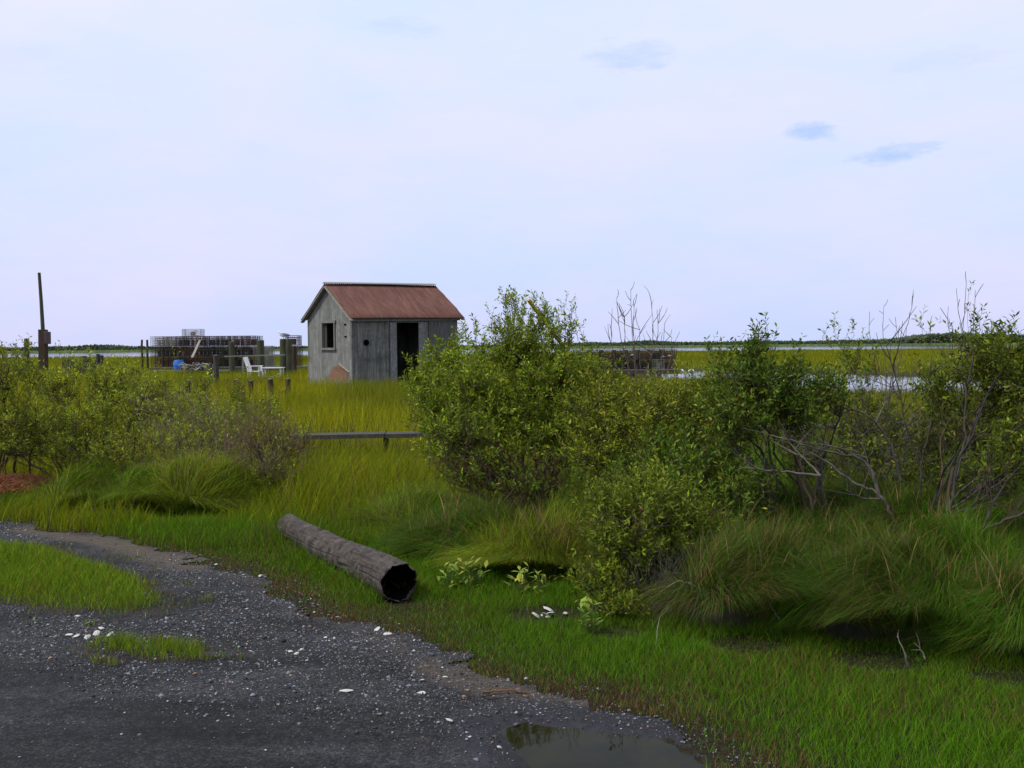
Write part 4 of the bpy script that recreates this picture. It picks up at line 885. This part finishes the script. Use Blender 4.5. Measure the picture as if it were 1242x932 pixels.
# broken rusty sheet leaning at the corner
rp = thing('rusty_sheet', P(405, 452, 31.3), 'broken rusty sheet leaning on the shed wall by the near corner', 'scrap sheet')
mb = MB(); V = [P(397, 462, 31.2), P(421, 462, 31.0), P(422, 449, 31.5), P(412, 442, 31.8), P(404, 446, 31.6)]; V = [q - np.array(rp.location) for q in V]
n = len(V); off = np.array([.02, .05, .0]); mb.add(V + [q + off for q in V], [tuple(range(n)), tuple(range(2 * n - 1, n - 1, -1))] + [(i, (i + 1) % n, (i + 1) % n + n, i + n) for i in range(n)])
mb.build('sheet', paint_mat('old_rust', (.13, .06, .03), (.05, .03, .02), .6, .9), rp)
mb = MB(); mb.bar(P(411, 441.5, 31.6) - np.array(rp.location), P(424, 452, 31.2) - np.array(rp.location), .05, .03); mb.build('pale_board', MPALE, rp)

# ------------------------------------------------------------------ posts, pole, walk
def wooden_post(px, ptop, d, rad, label, mat=MPILE, group=None, lean=0, name='wooden_post', zb=None):
    t = P(px, ptop, d); zb = float(T(t[0], t[1])) - .2 if zb is None else zb
    o = thing(name, (t[0], t[1], zb), label, 'post', group); h = t[2] - zb
    mb = MB(); k = 7
    mb.tube([(lean * (q / (k - 1)) + .006 * rng.normal(), .006 * rng.normal(), h * q / (k - 1)) for q in range(k)], [rad * (1.05 - .1 * q / (k - 1)) * (1 + .04 * rng.normal()) for q in range(k)], 12)
    mb.build('shaft', mat, o, smooth=False)
    cp = MB(); cp.tube([(lean, 0, h - .01), (lean, 0, h + .012)], [rad * .9, rad * .7], 12); cp.build('post_top', MGREYWOOD, o)
    return o
RP = 'row of short posts in the marsh grass'
for (x_, t_) in [(178, 463), (198, 463), (228, 462), (287, 461), (304, 462), (328, 460), (349, 460)]:
    wooden_post(x_, t_, 27.5, .075, 'short dark post sticking out of the yellow grass in a row', MBROWNWOOD, RP)
# pole with box
pb = P(51, 430, 46); zb = float(T(pb[0], pb[1])) - .3
po = thing('utility_pole', (pb[0], pb[1], zb), 'thin tall pole with a brown meter box at the left', 'pole')
loc = np.array([pb[0], pb[1], zb])
mb = MB(); mb.tube([P(52, 400, 46) - loc, P(50, 366, 46) - loc, P(47.5, 331, 46) - loc], [.085, .075, .065], 10); mb.build('shaft', MPILE, po)
mb = MB(); lo = P(52.5, 446, 46) - loc; mb.bar((lo[0], lo[1], 0), P(52.2, 400, 46) - loc, .30, .3); mb.build('lower_post', MBROWNWOOD, po)
mb = MB(); q = P(57.5, 410, 45.8) - loc; mb.box(q, (.2, .3, .55)); mb.build('meter_box', paint_mat('purple_brown_metal', (.06, .028, .035), (.03, .02, .02), .5), po, bevel=.02)
wooden_post(32, 411, 44, .11, 'stout short piling left of the pole with the box', MPILE)
wooden_post(172, 412.5, 50, .055, 'thin dark stake left of the crab pot stack, further from the stack', MDARKWOOD, 'pair of thin stakes'); wooden_post(178.5, 412.5, 50, .055, 'thin dark stake left of the crab pot stack, nearer the stack', MDARKWOOD, 'pair of thin stakes')
wooden_post(262, 431, 36, .10, 'dark stump post in front of the crab pot stack', MDARKWOOD); wooden_post(255, 441, 35, .06, 'low thin stub beside the stump post', MDARKWOOD)
wooden_post(281, 415, 46, .13, 'dark green piling before the middle of the crab pot stack'); wooden_post(316, 413, 45, .16, 'thick green piling at the right end of the crab pot stack')
GP = wooden_post(343, 411.5, 44, .14, 'green piling with a gull standing on it'); wooden_post(350, 411.5, 44, .14, 'green piling right beside the gull piling'); wooden_post(357, 420, 45, .09, 'shorter brown piling between the gull pilings and the shed', MBROWNWOOD)
# bulkhead
bh = thing('bulkhead_fence', P(105, 450, 40), 'low dark board bulkhead with posts before the bay at left', 'bulkhead'); loc = np.array(bh.location)
mb = MB()
for i in range(9): mb.box(P(78 + i * 5.2, 446, 40) - loc + np.array([0, rng.normal(0, .006), 0]), (.155, .04, .62 + rng.uniform(-.03, .03)))
mb.build('boards', MDARKWOOD, bh)
for (x_, t_) in ((104, 432), (120, 429.5), (124.5, 431)): mb = MB(); q = P(x_, t_, 39.9) - loc; mb.tube([(q[0], q[1] - .1, -.4), (q[0], q[1] - .1, q[2])], [.08, .07], 10); mb.build('post', MDARKWOOD, bh)
# plank walk
pw = thing('plank_walk', (0, 18.6, 0), 'long low grey plank walk crossing the marsh behind the shrubs', 'boardwalk'); loc = np.array(pw.location)
pa = P(352, 531, 18.6); pbb = P(1128, 515, 19.6); wd = .42; dirv = nrm(pbb - pa); perp = nrm(np.cross([0, 0, 1.], dirv)); n = 7; L = np.linalg.norm(pbb - pa)
mb = MB()
for i in range(n):
    a = pa + dirv * (L * i / n) + [0, 0, rng.normal(0, .008)]; b_ = pa + dirv * (L * (i + 1) / n - .02) + [0, 0, rng.normal(0, .008)]
    for k_ in (-.12, .13): mb.box((a + b_) / 2 + perp * (k_ + .1) - loc, (float(np.linalg.norm(b_ - a)), .24, .075), Matrix.Rotation(math.atan2(dirv[1], dirv[0]), 3, 'Z') @ Matrix.Rotation(-math.asin(dirv[2]), 3, 'Y'))
mb.build('planks', wood_mat('dull_plank', (.035, .032, .025), (.10, .092, .076), (.055, .053, .037)), pw)
for i in range(n + 1):
    q = pa + dirv * (L * i / n) + perp * .1; mb = MB(); z0 = float(T(q[0], q[1])) - .2; mb.tube([(q[0] - loc[0], q[1] - loc[1], z0), (q[0] - loc[0], q[1] - loc[1], q[2] - .03)], .05, 8); mb.build('post', MDARKWOOD, pw)
# ------------------------------------------------------------------ docks with crab pots
def dock(name, label, xl, xr, d, z, deep, rz=0.0):
    a = P(xl, 440, d); b_ = P(xr, 440, d); L = np.linalg.norm((b_ - a)[:2]); o = thing(name, (a[0], a[1], z), label, 'dock'); ang = math.atan2(b_[1] - a[1], b_[0] - a[0]); o.rotation_euler = (0, 0, ang)
    mb = MB(); k = int(L / .16)
    for i in range(k): mb.box((L * (i + .5) / k, deep / 2, -.03 + rng.normal(0, .003)), (L / k - .012, deep, .05))
    mb.build('deck', MGREYWOOD, o)
    mb = MB(); mb.box((L / 2, -.03, -.14), (L, .06, .2)); mb.build('rim_board', MDARKWOOD, o)
    for i in range(int(L / 1.3) + 1):
        mb = MB(); mb.tube([(i * 1.3 + .1, .12, -1.6), (i * 1.3 + .1, .12, -.06)], .11, 10); mb.build('piling', MPILE, o)
    return o, L, ang
dl, LL, al = dock('crab_dock', 'low wooden dock under the long crab pot stack', 181, 372, 48, .86, 2.4)
dr_, LR_, ar = dock('crab_dock', 'wooden dock on dark pilings by the channel', 700, 826, 50, .52, 2.4)
def pot_mesh(seed, mat):
    w_, h_ = .58, .46; V, Fc = MB(), None; nn_ = 7; r_ = .0065
    mb = MB()
    for i in range(nn_ + 1):
        q = -w_ / 2 + w_ * i / nn_; t_ = r_ if 0 < i < nn_ else .013
        for s in (-1, 1):
            mb.box((q, s * w_ / 2, h_ / 2), (t_, t_, h_)); mb.box((s * w_ / 2, q, h_ / 2), (t_, t_, h_))
            mb.box((q, 0, h_ / 2 + s * h_ / 2), (t_, w_, t_)); mb.box((0, q, h_ / 2 + s * h_ / 2), (w_, t_, t_))
    for i in range(1, 6):
        z_ = h_ * i / 6
        for s in (-1, 1): mb.box((0, s * w_ / 2, z_), (w_, r_, r_)); mb.box((s * w_ / 2, 0, z_), (r_, w_, r_))
    # inner partition and bait well
    for i in range(5): mb.box((0, .10 * math.sin(i * 2.3 + seed), h_ * (i + .6) / 5.6), (w_ * .94, .012, .022)); mb.box((.11 * math.sin(i * 1.7 + seed), 0, h_ * (i + .4) / 5.6), (.012, w_ * .94, .022))
    mb.tube([(0, 0, .02), (0, 0, .3)], .08, 8)
    me = bpy.data.meshes.new('crab_pot'); me.from_pydata(mb.v, [], mb.f); me.materials.append(mat); return me
POTS = {'dark': pot_mesh(0, paint_mat('dark_fouled_wire', (.045, .037, .030), (.06, .045, .03), .5, .8)), 'rusty': pot_mesh(1, paint_mat('rusty_wire', (.10, .055, .038), (.05, .03, .02), .5, .9)), 'pale': pot_mesh(2, paint_mat('pale_coated_wire', (.27, .255, .22), (.15, .13, .1), .5, .6))}
def pots(o, ang, x0, x1, rows, layers, label, group, pick, dz=0.0):
    org = np.array(o.location); c, s = math.cos(ang), math.sin(ang); x_ = x0; n = int((x1 - x0) / .6)
    for r_ in range(rows):
        for l_ in range(layers):
            for i in range(n):
                kind = pick(i / max(n - 1, 1), l_, r_)
                if kind is None: continue
                lx = x0 + .6 * (i + .5) + rng.normal(0, .015); ly = .35 + .62 * r_ + rng.normal(0, .02)
                p_ = link('crab_pot', POTS[kind]); p_.location = (org[0] + lx * c - ly * s, org[1] + lx * s + ly * c, org[2] + .48 * l_ + dz + .004)
                p_.rotation_euler = (0, 0, ang + rng.normal(0, .04) + rng.integers(4) * math.pi / 2)
                tag(p_, f'{kind} wire crab pot {label}', 'crab pot', group)
def pk_left(u, l, r):
    if l == 2 and u > .97: return None
    if l == 2 and u < .2 and r == 0: return 'pale'
    return ['dark', 'rusty', 'dark', 'rusty', 'dark'][rng.integers(5)] if u < .97 and rng.random() > .02 else 'pale'
pots(dl, al, .05, 5.5, 3, 3, 'in the long stack left of the shed', 'crab pots in the long stack', pk_left)
pots(dl, al, 6.3, 7.4, 2, 3, 'in the short stack showing past the left shed wall', 'crab pots in the short stack', lambda u, l, r: 'rusty' if rng.random() < .7 else 'dark')
t = P(238, 408, 48.6); q = link('crab_pot', POTS['pale']); q.location = (t[0] - .2, t[1] + .2, .86 + .004 + .48 * 3); q.scale = (1.5, 1.0, .7); tag(q, 'single pale crab pot lying on top of the long stack', 'crab pot')
pots(dr_, ar, .05, LR_ - .1, 3, 2, 'in the dark stack on the dock by the channel', 'crab pots on the channel dock', lambda u, l, r: 'pale' if rng.random() < .05 else ('rusty' if rng.random() < .35 else 'dark'))
# white pot buoys lying on the right stack
for (x_, y_) in [(714, 424.5), (724, 424.5), (757, 422), (767, 431), (804, 433), (812, 432), (735, 439)]:
    p_ = P(x_, y_, 49.6); o = thing('pot_buoy', p_, 'small pale pot buoy hanging on the dark stack by the channel', 'buoy', 'pot buoys on the channel stack')
    mb = MB(); mb.ell((0, 0, 0), (.075, .055, .055)); mb.build('float', MPALE, o, smooth=True); mb = MB(); mb.tube([(-.14, 0, -.02), (.14, 0, .02)], .012, 6); mb.build('stick', MGREYWOOD, o)
# floats on the channel
for (x_, lb) in [(826, 'white float on the channel, the one nearer the dock'), (838.5, 'white float on the channel, farther from the dock')]:
    g_ = G(x_, 452, WATER); o = thing('mooring_float', g_, lb, 'float'); mb = MB(); mb.ell((0, 0, .1), (.24, .16, .15)); mb.build('float', MWHITE, o, smooth=True); mb = MB(); mb.tube([(-.03, 0, .1), (.03, 0, .1)], [.165, .165], 16); mb.build('collar', MGREYWOOD, o)
# leaning white plank, blue bucket, net heap
o = thing('white_plank', P(233, 444, 46.5), 'pale plank leaning against the crab pot stack', 'plank'); loc = np.array(o.location); mb = MB(); mb.bar(P(233, 434, 46.2) - loc, P(242.5, 413, 47.9) - loc, .10, .04); mb.build('board', MPALE, o)
g_ = P(217, 446, 46.8); o = thing('blue_barrel', (g_[0], g_[1], .74), 'blue plastic barrel in front of the long crab pot stack', 'barrel', None)
mb = MB(); mb.tube([(0, 0, 0), (0, 0, .08), (0, 0, .25), (0, 0, .40), (0, 0, .42)], [.20, .23, .25, .22, .2], 16); mb.build('body', MBLUE, o, smooth=False); mb = MB(); mb.tube([(0, 0, .42), (0, 0, .46)], [.215, .2], 16); mb.build('rim', MBLUE, o)
st_ = P(217, 443, 46.8)
mb = thing('work_float', (st_[0] + .9, st_[1] - .15, .70), 'low pale float board under the blue barrel and rope heap', 'platform'); q = MB(); q.box((-.2, 0, .0), (3.6, .8, .06)); q.build('deck', MGREYWOOD, mb); q = MB(); q.box((-.2, 0, -.3), (3.2, .5, .5)); q.build('support', MDARKWOOD, mb)
V, Fq = [], []
for k_, (x_, lb) in enumerate([(231, 'tangled heap of pale rope and net beside the blue barrel'), (247, 'lumpy grey net heap right of the leaning plank')]):
    g_ = P(x_, 443, 46.4); o = thing('net_heap', (g_[0], g_[1], .74), lb, 'net'); n = 70
    a = rng.uniform(0, 6.28, n); r0 = np.stack([rng.normal(0, .17, n), rng.normal(0, .12, n), rng.random(n) * .2], 1); e = r0 + np.stack([np.cos(a), np.sin(a), rng.normal(0, .2, n)], 1) * .3
    Vt, Qt = tubes(bez(r0, (r0 + e) / 2 + rng.normal(0, .1, (n, 3)) + [0, 0, .08], e, 6), np.full((n, 6), .02), 5); Vt[:, 2] = np.maximum(Vt[:, 2], .0)
    link('rope', mesh_np('rope', Vt, Qt, tint=np.repeat(vary((.28, .24, .19) if k_ == 0 else (.18, .18, .17), n, .4), 30, 0), mat=MSTONE), o)
# rail, white chair and table
o = thing('grey_rail', P(300, 446, 43), 'grey rail on thin posts in front of the white table', 'railing'); loc = np.array(o.location)
mb = MB(); mb.bar(P(272, 432.5, 43) - loc, P(346, 430.5, 43) - loc, .12, .05); mb.build('rail', MGREYWOOD, o)
for x_ in (295, 301.5): mb = MB(); mb.bar(P(x_, 453, 43) - loc, P(x_, 432, 43) - loc, .06, .06); mb.build('post', MGREYWOOD, o)
g_ = P(309, 452, 42); o = thing('white_chair', (g_[0], g_[1], .34), 'white slatted garden chair with a tilted back beside the white table', 'chair')
for q in ((-.22, -.2), (.22, -.2), (-.22, .2), (.22, .2)): mb = MB(); mb.bar((q[0], q[1], -.02), (q[0], q[1], .62), .06); mb.build('leg', MWHITE, o)
mb = MB()
for i in range(5): mb.box((0, -.22 + .11 * i, .42), (.5, .09, .025))
mb.build('seat', MWHITE, o)
mb = MB()
for i in range(5): mb.bar((-.22 + .03, -.2 + .1 * i, .44), (-.38, -.2 + .1 * i, 1.0), .025, .085)
mb.build('backrest', MWHITE, o)
for s in (-1, 1): mb = MB(); mb.box((.0, s * .25, .64), (.56, .08, .025)); mb.build('armrest', MWHITE, o)
g_ = P(331, 452, 42); o = thing('white_table', (g_[0], g_[1], .34), 'white slatted table with diagonal braces left of the gull piling', 'table')
mb = MB()
for i in range(5): mb.box((0, -.26 + .13 * i, .56), (.86, .115, .035))
mb.build('tabletop', MWHITE, o)
for sx in (-1, 1):
    for sy in (-1, 1): mb = MB(); mb.bar((sx * .36, sy * .22, -.02), (sx * .36, sy * .22, .54), .06); mb.build('leg', MWHITE, o)
mb = MB(); mb.bar((-.33, -.23, .02), (.33, -.23, .34), .06, .03); mb.build('brace', MWHITE, o)
mb = MB(); mb.box((0, -.24, .2), (.7, .03, .06)); mb.build('stretcher', MWHITE, o)
# gull
t = P(344, 411.5, 44); o = thing('gull', (t[0], t[1], t[2] + .005), 'grey and white gull facing left on the green piling', 'bird'); o.scale = (.82,) * 3
pts = [(.30, .03), (.24, .05), (.16, .09), (.05, .125), (-.06, .13), (-.13, .11), (-.165, .075), (-.19, .062), (-.215, .066), (-.245, .055), (-.265, .025), (-.285, .014), (-.33, .005)]
zc = [.19, .195, .20, .205, .215, .24, .285, .325, .345, .35, .345, .34, .33]
mb = MB(); mb.tube([(a, 0, z_) for (a, r_), z_ in zip(pts, zc)], [max(r_ * .82, .004) for a, r_ in pts], 16); bd = mb.build('body', paint_mat('white_feathers', (.75, .75, .76), (.5, .5, .5), .2), o, smooth=True)
MWING = paint_mat('grey_feathers', (.17, .18, .2), (.08, .08, .09), .3)
for s in (-1, 1):
    mb = MB(); mb.ell((.08, s * .075, .225), (.25, .035, .075), Matrix.Rotation(.16, 3, 'Y')); mb.build('wing', MWING, o, smooth=True)
    mb = MB(); mb.tube([(0, s * .035, .10), (0, s * .035, 0)], .009, 6); mb.box((-.02, s * .035, .004), (.06, .035, .008)); mb.build('leg', paint_mat('pink_leg', (.4, .2, .15)), o)
# ------------------------------------------------------------------ yellow pole, heap, sticks
o = thing('yellow_pole', P(760, 530, 10.9), 'slanted yellow plastic pole passing behind the tall shrub', 'pole'); loc = np.array(o.location)
mb = MB(); pts = [P(768, 530, 11.0), P(718, 466, 10.6), P(683, 420, 10.35), P(641, 364, 10.1)]; mb.tube([q - loc for q in pts], .020, 10); mb.build('tube', MYELLOW, o, smooth=False)
g_ = G(14, 597); o = thing('dead_straw_heap', g_, 'reddish brown heap of dead straw at the far left road edge', 'straw heap'); n = 5000
a = rng.uniform(0, 6.28, n); r_ = np.sqrt(rng.random(n)); x_ = np.cos(a) * r_ * .7; y_ = np.sin(a) * r_ * .45; z_ = .20 * (1 - r_ ** 2) * rng.random(n) ** .4 + .01
r0 = np.stack([x_, y_, z_], 1); b2 = rng.uniform(0, 6.28, n); e = r0 + np.stack([np.cos(b2) * .14, np.sin(b2) * .14, rng.normal(0, .04, n)], 1); e[:, 2] = np.maximum(e[:, 2], .01)
V, Q, t_ = blades(r0, (r0 + e) / 2 + [0, 0, .03], e, rng.uniform(.006, .014, n), vary((.55, .25, .13), n, .35), 2)
link('straw', mesh_np('straw', V, Q, tint=t_, mat=MGRASS), o)
def stick(lb, pts, r, col=(.2, .17, .13), name='driftwood_stick'):
    o = thing(name, P(*pts[0]), lb, 'stick'); bare_branches(o, [(pts, r)], r, col, 2, .1, 'wood')
stick('pale bare stick standing in the hollow of the overhanging tussock', [(1102, 812, 5.4), (1098, 795, 5.35), (1088, 772, 5.35)], .006, (.24, .22, .17))
stick('short curved stick right of the stick in the hollow', [(1122, 800, 5.4), (1117, 788, 5.4), (1108, 780, 5.4)], .005)
stick('forked pale twig over the deep hollow', [(945, 752, 5.9), (938, 740, 5.9), (932, 730, 5.9)], .005, (.22, .2, .16))
stick('dead pale twig poking left out of the olive tussock', [(900, 738, 6.3), (850, 715, 6.3), (825, 705, 6.3), (800, 718, 6.3)], .006, (.22, .2, .16))
stick('rust coloured reed stalk lying along the road edge', [(585, 839, 5.02), (615, 838, 5.03), (645, 840, 5.02)], .006, (.17, .08, .035))
stick('dark wet stick lying in the gravel by the puddle', [(560, 842, 5.0), (590, 848, 4.95), (625, 846, 4.97)], .008, (.03, .025, .02))
stick('fallen pale twig under the light green shrub', [(795, 785, 5.75), (800, 750, 6.0), (812, 740, 6.1)], .003, (.2, .17, .13))
# wind-tangled dead twigs over the tussocks
shrub('dead_twig_tangle', 'low tangle of fine dead twigs between the light green shrub and the deep hollow', 'dead shrub', (835, 6.9), [(830, 690, 50, 28, 6.7, .3), (870, 720, 55, 26, 6.4, .3), (800, 720, 40, 40, 6.4, .25)], 190, 10, 3, 0, bark=(.10, .085, .068), bare=1.0, group='dead twig tangles', srad=.006)
print('tris', sum(len(o.data.polygons) for o in bpy.data.objects if o.type == 'MESH'))
